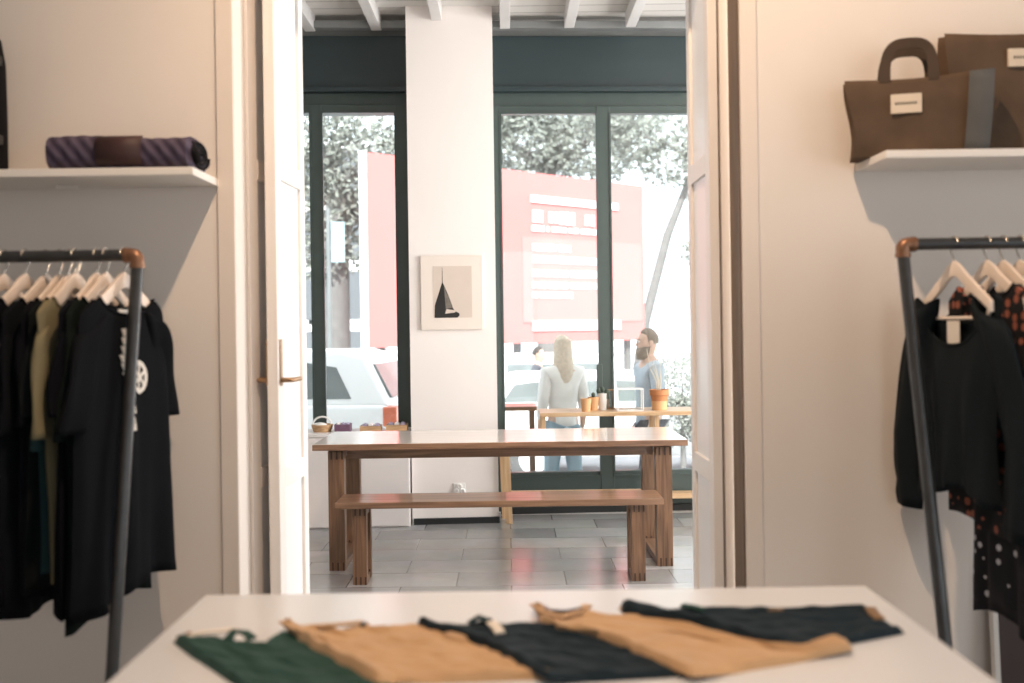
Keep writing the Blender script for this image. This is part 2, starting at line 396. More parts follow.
def glazed(name, u_edges, zt, zb, zbot, frame_w, handles=()):
    """window frame of uprights at u_edges (centre, half width), glass between zb and zt"""
    fr = MB()
    for u, hwid in u_edges: fr.box((u-hwid, -.02, .02), (u+hwid, .06, zt + .06))
    u0, u1 = u_edges[0][0], u_edges[-1][0]
    fr.box((u0, -.015, zt), (u1, .055, zt + .06))
    fr.box((u0, -.015, .05), (u1, .055, zb))
    o = FW(fr, name, M['frame'], .004)
    k = MB().box((u0, -.03, .0), (u1, .07, .05)).build('threshold', M['black'], o)
    for (a, ah), (c, ch) in zip(u_edges, u_edges[1:]): MB().box((a+ah, .015, zb), (c-ch, .021, zt)).build('pane', M['glass'], o)
    for (a, ah), (c, ch) in zip(u_edges, u_edges[1:]):
        mo = MB()
        for uu in (a+ah, c-ch): mo.box((uu-.007, -.028, zb-.03), (uu+.007, -.015, zt+.012))
        mo.box((a+ah, -.028, zt-.004), (c-ch, -.015, zt+.01))
        mo.box((a+ah, -.026, zb-.045), (c-ch, -.015, zb-.03))
        mo.build('glazing_bead', M['frame'], o)
    return o
zt_r = fw(590, 114, 0)[1]; zb_r = fw(590, 471, 0)[1]
e1 = [(ucr+.03, .035), (fw(605, 300)[0], .052), (fw(605, 300)[0] + .80, .052), (fw(605, 300)[0] + 1.6, .052), (FX1-.06, .05)]
win2 = glazed('window_2', e1, zt_r, zb_r, 0, .05)
zt_l = fw(360, 113, 0)[1]
um = fw(318, 260)[0]; ur = ucl - .05
e0 = [(FX0+.06, .05), (um - 1.6, .045), (um - .75, .045), (um, .044), (ur, .055)]
win1 = glazed('window_1', e0, zt_l, zb_r, 0, .05)
# pull handle of the glazed door
uh, zh_ = fw(599, 381)
h = MB(); h.box((uh-.022, -.045, zh_-.16), (uh+.022, -.02, zh_+.13))
h.build('door_handle', M['frame'], win2, False, .004)
h = MB(); uu = fw(630, 381)[0]
# bifold leaves of the opening (hinge pairs, swung into the far room)
def door_leaf(name, px_near, D_near, x_far, length, thick, handle_sides=None, handle_z=1.27, pane=False):
    xn = at(px_near, 325, D_near).x
    dv = Vector((x_far - xn, length)); L = dv.length
    ang = math.atan2(dv.y, dv.x)
    # local: +x along the leaf from near edge to far edge, y thickness
    o = MB(); t = thick / 2; zt = 2.93; sw = .075
    o.box((0, -t, .01), (sw, t, zt)); o.box((L-sw*.8, -t, .01), (L, t, zt))
    for z0, z1 in ((.01, .12), (.87, .945), (2.01, 2.085), (zt-.09, zt)): o.box((sw, -t, z0), (L-sw*.8, t, z1))
    leaf = struct(o.build(name, M['leafw'], None, False, .003, (xn, D_near, 0), ang))
    p = MB()
    for z0, z1 in ((.12, .87), (.945, 2.01), (2.085, zt-.09)): p.box((sw-.005, -t*.35, z0-.005), (L-sw*.8+.005, t*.35, z1+.005))
    p.build('pane' if pane else 'panel', M['boxglass' if pane else 'leafp'], leaf)
    if handle_sides:
        for s in handle_sides:
            h = MB(); h.box((.018, s*t - .004, handle_z-.02), (.052, s*t + s*.006 + .004, handle_z+.15))
            y0 = s*(t+.004)
            h.tube([(.035, y0, handle_z), (.035, y0 + s*.034, handle_z), (.045, y0 + s*.040, handle_z), (.14, y0 + s*.040, handle_z)], .009, 8)
            h.build('door_handle', M['brass'], leaf, True)
    return leaf
DL = DW + WT + .01
door_leaf('door_1', 246, DL+.005, -.884, .40, .038)
lf = door_leaf('door_2', 272, DL, -.836, .42, .04, (-1, 1))
door_leaf('door_3', 716, DL, .753, .42, .034)
door_leaf('door_4', 728, DL+.005, .800, .40, .036)

# ================================================================== FAR ROOM FURNITURE
def finger_leg(name, x0, x1, y0, y1, z0, z1, mat, parent, front, joints='both', dep=.05):
    o = MB().box((x0, y0, z0), (x1, y1, z1)).build(name, mat, parent, False, .0025)
    n = 3; wd = (x1 - x0)
    for (za, zb_) in ((z1-dep, z1), (z0, z0+dep)):
        for k in range(n):
            xc = x0 + wd * (k + .5) / n + wd * .06
            MB().box((xc - wd*.055, front-.0015, za), (xc + wd*.055, front+.0015, zb_)).build('joint_slot', M['endgrain'], o)
    return o
def trestle_table(name, label, cat, px0, px1, Df, Db, ztop, th, legs_px, leg_w, leg_d, y_leg_f, y_leg_b, bar=True):
    p0 = at(px0, 445, Df); p1 = at(px1, 440, Df)
    xc = (p0.x + p1.x) / 2; yc = (Df + Db) / 2
    t = thing(name, label, cat, (xc, yc, 0))
    L2 = (p1.x - p0.x) / 2
    MB().box((-L2, Df-yc, ztop-th), (L2, Db-yc, ztop)).build('tabletop' if bar else 'seat', M['walnut_x'], t, False, .004)
    if bar:
        MB().box((-L2+.004, Df-yc+.004, ztop), (L2-.004, Db-yc-.004, ztop+.0015)).build('top_surface', M['sheen_top'], t); t.children[-1]['label'] = 'top surface with window sheen painted pale'
    for px in legs_px:
        x0 = px - xc; x1 = x0 + leg_w
        finger_leg('leg', x0, x1, y_leg_f-yc, y_leg_f-yc+leg_d, 0, ztop-th-.002 if not bar else ztop-th-.012, M['walnut_z'], t, y_leg_f-yc, dep=.05 if bar else .045)
        finger_leg('leg', x0, x1, y_leg_b-yc-leg_d, y_leg_b-yc, 0, ztop-th-.002 if not bar else ztop-th-.012, M['walnut_z'], t, y_leg_b-yc-leg_d)
        MB().box((x0+.004, y_leg_f-yc+leg_d, 0), (x1-.004, y_leg_b-yc-leg_d, .035)).build('runner', M['walnut_y'], t, False, .002)
        MB().box((x0+.006, y_leg_f-yc+leg_d, ztop-th-.055), (x1-.006, y_leg_b-yc-leg_d, ztop-th-.012)).build('top_rail', M['walnut_y'], t, False, .002)
        if bar: MB().box((x0+.012, y_leg_f-yc+.03, ztop-th-.012), (x1-.012, y_leg_b-yc-.03, ztop-th)).build('spacer', M['endgrain'], t)
    if bar:
        a = legs_px[0] + leg_w - xc; c = legs_px[1] - xc
        MB().box((a-.0, y_leg_f-yc+.12, ztop-th-.075), (c+.0, y_leg_f-yc+.16, ztop-th-.004)).build('apron', M['walnut_x'], t, False, .002)
    return t
lx0 = at(328.5, 510, 5.97).x; lx1 = at(656.5, 500, 5.97).x
trestle_table('dining_table', 'long walnut table with finger-jointed legs behind the bench', 'table', 312, 688, 5.9, 6.63, .765, .036,
              (lx0, lx1), .096, .075, 5.97, 6.67)
bx0 = at(352.5, 545, 5.635).x; bx1 = at(631.5, 545, 5.635).x
trestle_table('bench', 'low walnut bench standing in front of the long walnut table', 'bench', 334, 663, 5.58, 5.88, .475, .036,
              (bx0, bx1), .080, .05, 5.635, 5.85, bar=False)

# low white cabinet under the first window, with trays of small goods
uc0, uc1 = FX0 + .1, ucl - .012
D_c = -.42
cab = thing('low_cabinet', 'low white cabinet running under the narrower window', 'cabinet', (0, D0, 0), YAW)
MB().box((uc0, D_c+.02, .0), (uc1, -.06, .665)).build('body', M['cabinet'], cab, False, .003)
MB().box((uc0, D_c, .665), (uc1, -.05, .69)).build('worktop', M['cabinet'], cab, False, .003)
wdt = .84
k = 0; u = uc1
while u > uc0 + .2:
    d_ = MB().box((max(uc0, u-wdt)+.004, D_c, .012), (u-.004, D_c+.019, .66)).build('door', M['cabinet'], cab, False, .002)
    u -= wdt
def tray(px, w_, d_, h_, kind, label, group):
    u_, _ = fw(px, 433, -.28)
    p = Vector((u_*math.cos(YAW) + .26*math.sin(YAW), D0 + u_*math.sin(YAW) - .26*math.cos(YAW), .69))
    t = thing({'basket':'wicker_basket'}.get(kind, 'display_tray'), label, 'basket' if kind == 'basket' else 'tray', p, YAW, group)
    if kind == 'basket':
        b = MB(); b.loft([[(w_*.5*s_*math.cos(2*PI*k/24), d_*.5*s_*math.sin(2*PI*k/24), z) for k in range(24)] for s_, z in ((.8,0),(.95,.03),(1.0,h_),(.93,h_),(.75,.012))], cap=True)
        b.build('body', M['wicker'], t, True)
        b = MB(); b.tube([(w_*.42*math.cos(a), 0, h_ + .055*math.sin(a)) for a in [PI*i/12 for i in range(13)]], .007, 8); b.build('handle', M['white_cer'], t, True)
        b = MB(); b.ball((-.02, 0, h_*.8), (w_*.36, d_*.34, .025)); b.build('filling', M['white_cer'], t, True); t.children[-1]['kind'] = 'stuff'
    else:
        b = MB(); e = .008
        b.box((-w_/2,-d_/2,0),(w_/2,d_/2,.01)); b.box((-w_/2,-d_/2,.01),(w_/2,-d_/2+e,h_)); b.box((-w_/2,d_/2-e,.01),(w_/2,d_/2,h_)); b.box((-w_/2,-d_/2+e,.01),(-w_/2+e,d_/2-e,h_)); b.box((w_/2-e,-d_/2+e,.01),(w_/2,d_/2-e,h_))
        b.build('body', M['purple'] if kind == 'dark' else M['wicker'], t)
        for i in range(3):
            b = MB(); xx = (-1 + i) * w_ * .29
            b.tube([(xx, -d_*.36, h_*.85), (xx, 0, h_*.98), (xx, d_*.36, h_*.85)], w_*.13, 8)
            o = b.build('bundle', (M['lilac'], M['white_cer'], M['lilac'])[(i + (kind == 'dark')) % 3], t, True)
tray(322, .16, .16, .055, 'basket', 'round wicker basket with white handle at the end of the low cabinet', 'goods on the low cabinet')
tray(343, .115, .14, .055, 'dark', 'dark purple tray of small bundles beside the wicker basket', 'goods on the low cabinet')
tray(371, .155, .14, .04, 'wood', 'wooden tray of lilac bundles between the purple tray and the column-side tray', 'goods on the low cabinet')
tray(397, .155, .14, .045, 'wood', 'wooden tray of lilac bundles nearest the white column', 'goods on the low cabinet')
# framed print on the column
def framed_print():
    u0, z0 = fw(421.5, 330, -.33); u1, z1 = fw(482, 255.5, -.33)
    uc, zc = (u0+u1)/2, (z0+z1)/2; hw_, hh = (u1-u0)/2, (z1-z0)/2
    c, s = math.cos(YAW), math.sin(YAW); d = -.331
    t = thing('framed_print', 'cream mounted photograph of a pointed tower roof on the white column', 'picture', (uc*c - d*s, D0 + uc*s + d*c, zc), YAW)
    MB().box((-hw_, -.02, -hh), (hw_, 0, hh)).build('mount', M['mat_board'], t, False, .002)
    pu0, pz0 = fw(433.5, 318, -.33); pu1, pz1 = fw(471.5, 266, -.33)
    a0, a1, b0, b1 = pu0-uc, pu1-uc, pz0-zc, pz1-zc
    ph = MB().box((a0, -.0215, b0), (a1, -.0195, b1)).build('photograph', M['photo'], t)
    W, Hh = a1-a0, b1-b0
    def q(poly, dd, mm, nm):
        m_ = MB(); m_.prism([(a0+W*x, b0+Hh*y) for x, y in poly], lambda p, q_, e: (p, e, q_), -.0215-dd, -.0214); m_.build(nm, mm, ph)
    q([(.03,0),(.62,0),(.68,.05),(.66,.09),(.55,.13),(.5,.2),(.40,.42),(.30,.60),(.24,.70),(.18,.56),(.04,.24)], .0006, M['spire'], 'silhouette')
    q([(.32,.17),(.49,.19),(.40,.40),(.34,.50),(.28,.62),(.30,.40)], .0010, M['spire_l'], 'lit_roof_side')
    q([(.30,.08),(.55,.10),(.60,.14),(.34,.17)], .0012, M['photo'], 'pale_cornice')
    q([(.232,.69),(.25,.69),(.246,.97),(.236,.97)], .0006, M['spire'], 'finial')
framed_print()
# socket on the column
u_, z_ = fw(459.5, 489, -.33)
c, s = math.cos(YAW), math.sin(YAW)
so = thing('wall_socket', 'small white triple socket low on the white column', 'socket', (u_*c + .331*s, D0 + u_*s - .331*c, z_), YAW)
for (a, b_) in ((-.022, -.014), (.022, -.014), (0, .022)):
    m_ = MB(); m_.loft([[(a + r*math.cos(2*PI*k/16), y, b_ + r*math.sin(2*PI*k/16)) for k in range(16)] for r, y in ((.021, 0), (.021, -.022), (.017, -.026), (.012, -.026), (.010, -.014))]); m_.build('outlet', M['socket'], so, True)
MB().box((-.045, -.006, -.04), (.045, 0, .045)).build('plate', M['socket'], so, False, .003)

# pale oak console and display riser at the glazed doors
def oak_console():
    xa = at(502, 500, 7.32).x; xb = at(668, 500, 7.32).x
    t = thing('console_table', 'narrow pale oak console table standing at the glazed doors', 'table', ((xa+xb)/2, 7.44, 0))
    L = (xb-xa)/2
    MB().box((-L-.02, -.15, .59), (L, .13, .62)).build('tabletop', M['oak_x'], t, False, .003)
    for x0 in (-L, L-.05):
        for y0, dx in ((-.13, .022), (.07, -.01)):
            m_ = MB(); w_ = .046
            m_.loft([[(x0+dx+.008, y0, 0), (x0+dx+w_+.008, y0, 0), (x0+dx+w_+.008, y0+.045, 0), (x0+dx+.008, y0+.045, 0)],
                     [(x0+dx-.008, y0, .59), (x0+dx+w_-.008, y0, .59), (x0+dx+w_-.008, y0+.045, .59), (x0+dx-.008, y0+.045, .59)]])
            m_.build('leg', M['oak_z'], t, False, .003)
    MB().box((-L+.06, -.02, .185), (L-.03, .02, .22)).build('stretcher', M['oak_x'], t, False, .003)
    xr0 = at(540, 415, 7.22).x; xr1 = at(712, 415, 7.22).x; xc = (xr0+xr1)/2; L2 = (xr1-xr0)/2; zt = .818
    r = thing('display_riser', 'pale oak display riser carrying pots above the console table', 'riser', (xc, 7.4, .62))
    MB().box((-L2, -.18, zt-.03-.62), (L2, .2, zt-.62)).build('shelf', M['oak_x'], r, False, .003)
    for xg in (at(541, 420, 7.25).x - xc, at(654.5, 420, 7.25).x - xc):
        for y0 in (-.15, .12):
            MB().box((xg, y0, 0), (xg+.034, y0+.034, zt-.03-.62)).build('leg', M['oak_z'], r, False, .003)
    return zt
ZR = oak_console()
pb0 = at(664, 497, 7.35).x
pbx = thing('plank_bench', 'low pale oak plank bench by the glazed doors beyond the table leg', 'bench', (pb0+.33, 7.655, 0))
MB().box((-.385, -.07, .12), (.5, .07, .158)).build('plank', M['oak_x'], pbx, False, .003)
for x0 in (-.375, .40): MB().box((x0, -.055, 0), (x0+.045, .055, .12)).build('leg', M['oak_z'], pbx, False, .003)

def pot(px, D, r, h, mat, name, label, cat, rim=True, band=None):
    p = at(px, 411, D); p.z = ZR
    t = thing(name, label, cat, p)
    m_ = MB(); m_.lathe([(r*.74, 0), (r*.80, h*.45), (r*.92, h*.72), (r*1.0, h*.74), (r*1.0, h), (r*.9, h), (r*.86, h*.8), (r*.6, h*.72)] if rim else [(r*.78, 0), (r, h), (r*.92, h), (r*.86, h*.75), (r*.5, h*.7)], n=28)
    m_.build('body', mat, t, True)
    if band:
        m_ = MB(); m_.lathe([(r*.745, .001), (r*.812, h*.44), (r*.80, h*.445)], n=28, cap=False); m_.build('lower_band', band, t, True); t.children[-1]['label'] = 'paler lower band'
    return t
t = pot(659.5, 7.36, .072, .150, M['terra'], 'plant_pot', 'terracotta pot with pale base band and bare twigs on the riser', 'plant pot', True, M['terra_l'])
random.seed(3)
for i in range(4):
    a = random.uniform(-.3, .3); m_ = MB()
    m_.tube([(a*.05, random.uniform(-.02,.02), .10), (a*.1+.005, 0, .22), (a*.2-.008, .01, .31), (a*.3, 0, .36+.03*i)], [.005, .004, .003, .002], 6); m_.build('twig', M['twig'], t, True)
t = pot(586, 7.30, .040, .095, M['terra_l'], 'small_pot', 'small tapered clay pot in front of the white vase on the riser', 'plant pot', False)
t = pot(593.5, 7.38, .042, .10, M['terra_l'], 'small_pot', 'small clay pot with a dark sprig tucked behind the tapered clay pot', 'plant pot', False)
m_ = MB(); m_.ball((0, 0, .115), (.016, .016, .02), 8, 6); m_.tube([(0,0,.06), (0,0,.11)], .004, 6); m_.build('sprig', M['leafy'], t, True)
t = pot(602.5, 7.40, .036, .125, M['white_cer'], 'white_vase', 'white vase with dark leaves beside the glass boxes on the riser', 'vase', False)
for i, (dx, dz, rr) in enumerate(((-.028, .145, .018), (.0, .155, .017), (.034, .13, .020), (.03, .105, .02))):
    m_ = MB(); m_.ball((dx, -.01, dz), (rr, .008, rr*1.25), 8, 6); m_.tube([(0, 0, .09), (dx*.6, -.005, dz-.01)], .003, 6); m_.build('leaf', M['leafy'], t, True)
def wire_box(px0, px1, py0, D, d_, label):
    p0 = at(px0, 411, D); p1 = at(px1, py0, D); h_ = p1.z - ZR; w_ = p1.x - p0.x
    t = thing('glass_box', label, 'glass box', ((p0.x+p1.x)/2, D, ZR))
    fr = MB(); e = .0035; w2 = w_/2
    for x in (-w2, w2):
        for y in (0, d_): fr.box((x-e, y-e, 0), (x+e, y+e, h_))
    for z in (.004, h_):
        for y in (0, d_): fr.box((-w2, y-e, z-e), (w2, y+e, z+e))
        for x in (-w2, w2): fr.box((x-e, 0, z-e), (x+e, d_, z+e))
    fr.build('frame', M['brass'] if 'taller' in label else M['white_cer'], t)
    for yy in (0, d_): MB().box((-w2+e, yy-.001, e), (w2-e, yy+.001, h_-e)).build('pane', M['boxglass'], t)
wire_box(618, 643, 389, 7.27, .10, 'small wire-edged glass box nearest the terracotta pot')
wire_box(608, 614, 390, 7.47, .05, 'slim wire-edged glass box behind the white vase, taller than wide')

# ================================================================== DISPLAY TABLE (foreground)
ZT = .80
tl = on_z(207, 595, ZT); tr = on_z(880, 585, ZT)
DBK = (tl.y + tr.y) / 2; DFR = 1.08
dt = thing('display_table', 'white display table in the foreground laid with folded aprons', 'table', ((-.762+.880)/2, (DBK+DFR)/2, 0))
W2 = (.880+.762)/2; L2 = (DBK-DFR)/2
MB().box((-W2, -L2, ZT-.04), (W2, L2, ZT)).build('tabletop', M['counter'], dt, False, .004)
for sx in (-1, 1):
    for sy in (-1, 1):
        x0 = sx*(W2-.07); y0 = sy*(L2-.07)
        MB().box((x0-.03, y0-.03, 0), (x0+.03, y0+.03, ZT-.04)).build('leg', M['counter'], dt, False, .004)
MB().box((-W2+.06, -L2+.05, ZT-.12), (W2-.06, L2-.05, ZT-.04)).build('apron_frame', M['counter'], dt)

def folded(name, label, mat, top, right, bottom, left, base, hh, seed, raise_left=0.0, tip=None):
    P = lambda l, h0, h1: [on_z(x, y, ZT + h0 + (h1-h0)*k/(len(l)-1))[:2] for k, (x, y) in enumerate(l)]
    hA = hh*.9 + raise_left*.8; hB = hh*.8; hC = hh*.35
    T, Rr, B, Lf = P(top, hA, hB), P(right, hB, hC), P(bottom, hC, hC), P(left, hA, hC)
    N, Mv = 56, 44
    c00, c10, c01, c11 = Vector(T[0]), Vector(T[-1]), Vector(B[0]), Vector(B[-1])
    ctr = sum((Vector(p) for p in T + B), Vector((0,0))) / (len(T) + len(B))
    t = thing(name, label, 'apron', (ctr.x, ctr.y, ZT), 0, 'folded aprons on the white display table')
    rows = []; bot = []
    def ztop(u, v):
        e = min(u, 1-u, v, 1-v)
        prof = min(1.0, (e / .035)) ** .5 if e < .035 else 1.0
        n = mnoise.noise(Vector((u*2.2 + v*3 + seed, v*10.0 - u*4, seed*1.7)))*.9 + mnoise.noise(Vector((u*7 + seed*3, v*5.0, 2.0)))*.6 + .4*mnoise.noise(Vector((u*16 - v*9, v*14, seed)))
        edge_roll = .35 * math.exp(-((u-.02)/.05)**2) + .45 * math.exp(-((v-.03)/.05)**2)
        return prof * hh * (1.05 + .6*n + edge_roll)
    grid = []
    for j in range(Mv + 1):
        v = j / Mv; row = []
        for i in range(N + 1):
            u = i / N
            p = (1-v)*interp(T, u) + v*interp(B, u) + (1-u)*interp(Lf, v) + u*interp(Rr, v) - ((1-u)*(1-v)*c00 + u*(1-v)*c10 + (1-u)*v*c01 + u*v*c11)
            zb_ = base + raise_left * (1 - min(1, u/.30))**1.2
            if tip: zb_ += tip * max(0, u-.7)/.3
            row.append((p.x-ctr.x, p.y-ctr.y, zb_, ztop(u, v)))
        grid.append(row)
    m_ = MB()
    vt = [[m_.bm.verts.new((a, b_, c_ + d_)) for a, b_, c_, d_ in r] for r in grid]
    vb = [[m_.bm.verts.new((a, b_, c_ + .0004)) for a, b_, c_, d_ in r] for r in grid]
    for j in range(Mv):
        for i in range(N):
            m_.bm.faces.new((vt[j][i], vt[j][i+1], vt[j+1][i+1], vt[j+1][i])); m_.bm.faces.new((vb[j][i], vb[j+1][i], vb[j+1][i+1], vb[j][i+1]))
    for i in range(N):
        m_.bm.faces.new((vt[0][i+1], vt[0][i], vb[0][i], vb[0][i+1])); m_.bm.faces.new((vt[Mv][i], vt[Mv][i+1], vb[Mv][i+1], vb[Mv][i]))
    for j in range(Mv):
        m_.bm.faces.new((vt[j][0], vt[j+1][0], vb[j+1][0], vb[j][0])); m_.bm.faces.new((vt[j+1][N], vt[j][N], vb[j][N], vb[j+1][N]))
    m_.build('body', mat, t, True)
    def pt(px, py, dz=0.0):
        q = on_z(px, py, ZT + base + hh + dz); return Vector((q.x-ctr.x, q.y-ctr.y, base + hh + dz))
    return t, pt
def strap(t, pt, pts, mat, wd=.012, name='strap'):
    m_ = MB(); path = [pt(x, y, dz) for x, y, dz in pts]
    rings = []
    for i, p in enumerate(path):
        d = (path[min(i+1, len(path)-1)] - path[max(i-1, 0)]).normalized(); n_ = Vector((-d.y, d.x, 0)).normalized()
        rings.append([p - n_*wd, p + n_*wd, p + n_*wd + Vector((0,0,.004)), p - n_*wd + Vector((0,0,.004))])
    m_.loft(rings); return m_.build(name, mat, t, True)
def stud(t, pt, px, py, mat, r=.007, dz=.002, name='snap'):
    m_ = MB(); p = pt(px, py, dz); m_.lathe([(r, -.004), (r, .002), (r*.7, .004), (r*.2, .0045)], p, 14); return m_.build(name, mat, t, True)

t, pt = folded('folded_apron', 'bottle-green folded apron at the end of the row, under a tan one', M['g_green'],
    [(172,637),(188,637),(205,635),(222,641),(245,642),(262,644),(270,638),(279,631),(300,638)], [(300,638),(360,668),(400,690),(440,720)],
    [(285,722),(360,724),(440,720)], [(172,637),(190,652),(208,664),(236,684),(285,722)], 0, .012, 1.3)
strap(t, pt, [(186,638,.004),(200,634,.010),(222,632,.012),(236,630,.008)], M['tag'], .010, 'paper_tag'); t.children[-1]['label'] = 'white paper tag'
strap(t, pt, [(228,641,.004),(234,632,.016),(246,634,.010),(252,640,.002)], M['g_green'], .012)
stud(t, pt, 189, 634, M['copper'], .008)
t, pt = folded('folded_apron', 'tan folded apron lying between the bottle-green and the first navy one', M['g_tan'],
    [(282,620),(296,625),(318,625),(338,629),(358,625),(385,629),(410,626),(440,633)], [(440,633),(500,655),(560,676)],
    [(378,689),(400,682.5),(455,680.5),(500,679),(560,676)], [(282,620),(292,633),(318,652),(345,670),(378,689)], 0, .015, 4.1, .010)
strap(t, pt, [(284,622,.004),(296,629,.012),(314,634,.010),(335,640,.004)], M['g_tan'], .012)
strap(t, pt, [(318,627,.006),(345,625,.012),(362,623,.008),(368,626,.002)], M['g_tan'], .009)
stud(t, pt, 321, 633, M['brass'], .008, .006); stud(t, pt, 363, 624, M['pipe'], .008, .008)
t, pt = folded('folded_apron', 'navy folded apron lying between the two tan ones', M['g_navy'],
    [(415,619),(430,622),(455,622.5),(473,619),(495,623),(515,622),(530,624),(565,630)], [(565,630),(640,655),(705,673)],
    [(546,684),(590,680.5),(660,676.5),(705,673)], [(415,619),(428,627),(462,638),(492,651),(520,669),(546,684)], 0, .013, 7.7, .012)
strap(t, pt, [(447,634,.004),(456,637,.006),(466,640,.003)], M['g_tan'], .012, 'tan_tab')
strap(t, pt, [(491,623,.008),(497,629,.008),(500,634,.003)], M['tag'], .011, 'woven_label'); t.children[-1]['label'] = 'cream woven label'
strap(t, pt, [(470,624,.002),(478,618,.012),(490,622,.006)], M['teal_cloth'], .012)
t, pt = folded('folded_apron', 'tan folded apron draped over the first navy one, with a long strap end', M['g_tan'],
    [(532,602),(544,609),(566,613),(586,608),(604,612),(640,613),(700,628),(765,646),(800,650),(825,643),(842,640)], [(842,640),(850,645),(853,653)],
    [(692,681),(750,668.5),(810,659),(853,653)], [(532,602),(540,618),(556,628),(592,634),(622,648),(655,665),(692,681)], 0, .014, 11.2, .012, .010)
strap(t, pt, [(534,605,.002),(545,613,.012),(562,618,.010),(578,612,.010),(588,606,.008)], M['g_tan'], .011)
strap(t, pt, [(541,606,.010),(549,611,.014),(566,612,.014),(582,609,.012)], M['pipe'], .005, 'buckle_cord'); t.children[-1]['label'] = 'dark cord with buckle'
stud(t, pt, 585, 607, M['copper'], .010, .006)
t, pt = folded('folded_apron', 'navy folded apron with brass tab at the far end of the row', M['g_navy'],
    [(618,604),(640,606),(662,609),(690,605.5),(720,607),(760,605),(800,609),(835,610),(870,608)], [(870,608),(875,618),(890,624),(905,632)],
    [(790,653),(820,649),(860,641),(905,632.5)], [(618,604),(622,611),(660,619),(700,628),(742,641),(768,649),(790,653)], .001, .014, 15.5, .014)
strap(t, pt, [(620,609,.002),(640,611,.004),(662,613,.003)], M['g_tan'], .009, 'tan_edging'); t.children[-1]['label'] = 'tan edging strip'
strap(t, pt, [(682,606,.008),(694,608,.008),(704,611,.004)], M['g_green'], .012)
strap(t, pt, [(870,608.5,.002),(874,615,.004),(880,620,.002)], M['brass'], .012, 'brass_tab')
strap(t, pt, [(768,611,.003),(783,611,.003)], M['brass'], .006, 'woven_label')

# ================================================================== SHELVES AND WHAT STANDS ON THEM
DS = DW - .285
def wall_shelf(name, label, px_f, py_t, side):
    p = at(px_f, py_t, DS)
    x0, x1 = (-2.9, p.x) if side < 0 else (p.x, 2.9)
    t = thing(name, label, 'shelf', ((x0+x1)/2, DW, p.z)); hw_ = (x1-x0)/2
    MB().box((-hw_, DS-DW, -.026), (hw_, 0, 0)).build('board', M['shelf'], t, False, .003)
    bx = at(66, 186, 3.35).x if side < 0 else 2.2
    b = MB(); b.tube([(bx-(x0+x1)/2-.03, -.10, -.032), (bx-(x0+x1)/2+.04, -.10, -.034)], .007, 8); b.build('bracket', M['shelf'], t, True)
    return p.z
ZS1 = wall_shelf('wall_shelf', 'white wall shelf above the T-shirt rack, holding a rolled quilt', 193, 166.5, -1)
ZS2 = wall_shelf('wall_shelf', 'white wall shelf above the blouse rack, holding canvas bags', 886, 150, 1)
# rolled quilt
def rolled_quilt():
    a = at(56, 150, DS+.12); c = at(199, 152, DS+.12)
    L = c.x - a.x
    t = thing('rolled_quilt', 'plum quilted blanket rolled up with a dark leather patch on the wall shelf', 'blanket', ((a.x+c.x)/2, DS+.125, ZS1))
    m_ = MB(); rings = []; n = 40; hy, hz = .11, .058
    for i in range(41):
        u = i/40; e = min(u, 1-u); f_ = min(1, (e/.03 + .72)) if e < .0084 else 1
        sag = 1 + .04*math.sin(u*7) - .14*max(0, u-.55)
        q = .006*math.sin(u*46)
        ring = []
        for k in range(n):
            th = 2*PI*k/n
            rr = 1 + .05*math.sin(u*60 + th*3) * (1 if e > .01 else 0) * .5
            cy, cz = math.cos(th), math.sin(th)
            y = hy*math.copysign(abs(cy)**.75, cy)*f_*rr; z = hz*math.copysign(abs(cz)**.7, cz)*f_*rr*sag
            ring.append((-L/2 + L*u, y, max(0.0005, hz*sag*.985 + z)))
        rings.append(ring)
    m_.loft(rings); m_.build('roll', M['quilt'], t, True)
    m_ = MB()                                           # spiral of the rolled end
    sp = []
    for i in range(60):
        th = i*.32; r_ = .1 + .85*i/60
        sp.append((L/2+.002, hy*r_*math.cos(th)*.92, hz + hz*r_*math.sin(th)*.86))
    m_.tube(sp, .006, 6); m_.build('rolled_end', M['blackbag'], t, True)
    m_ = MB(); m_.tube([(L/2-.006, -.06, .09), (L/2+.012, -.075, .05), (L/2+.02, -.07, .02)], [.008, .012, .01], 8); m_.build('strap', M['blackbag'], t, True)
    x0 = at(95, 150, DS+.01).x - t.location.x; x1 = at(141, 150, DS+.01).x - t.location.x
    m_ = MB(); rows = []
    for k in range(11):
        th = PI + R(-38) + R(92)*k/10
        cy, cz = math.cos(th), -math.sin(th) if False else math.sin(th)
        th2 = PI*(1.22 - .46*k/10)
        cy, cz = math.cos(th2), math.sin(th2)
        y = (hy*1.045)*math.copysign(abs(cy)**.75, cy) - .004; z = hz + (hz*1.05)*math.copysign(abs(cz)**.7, cz)
        rows.append([(x0, y, max(.004, z)), ((x0+x1)/2, y-.001, max(.004, z)), (x1, y, max(.004, z))])
    m_.loft(rows, cap=False, closed=False); m_.build('patch', M['leather'], t, True, solid=.004)
rolled_quilt()
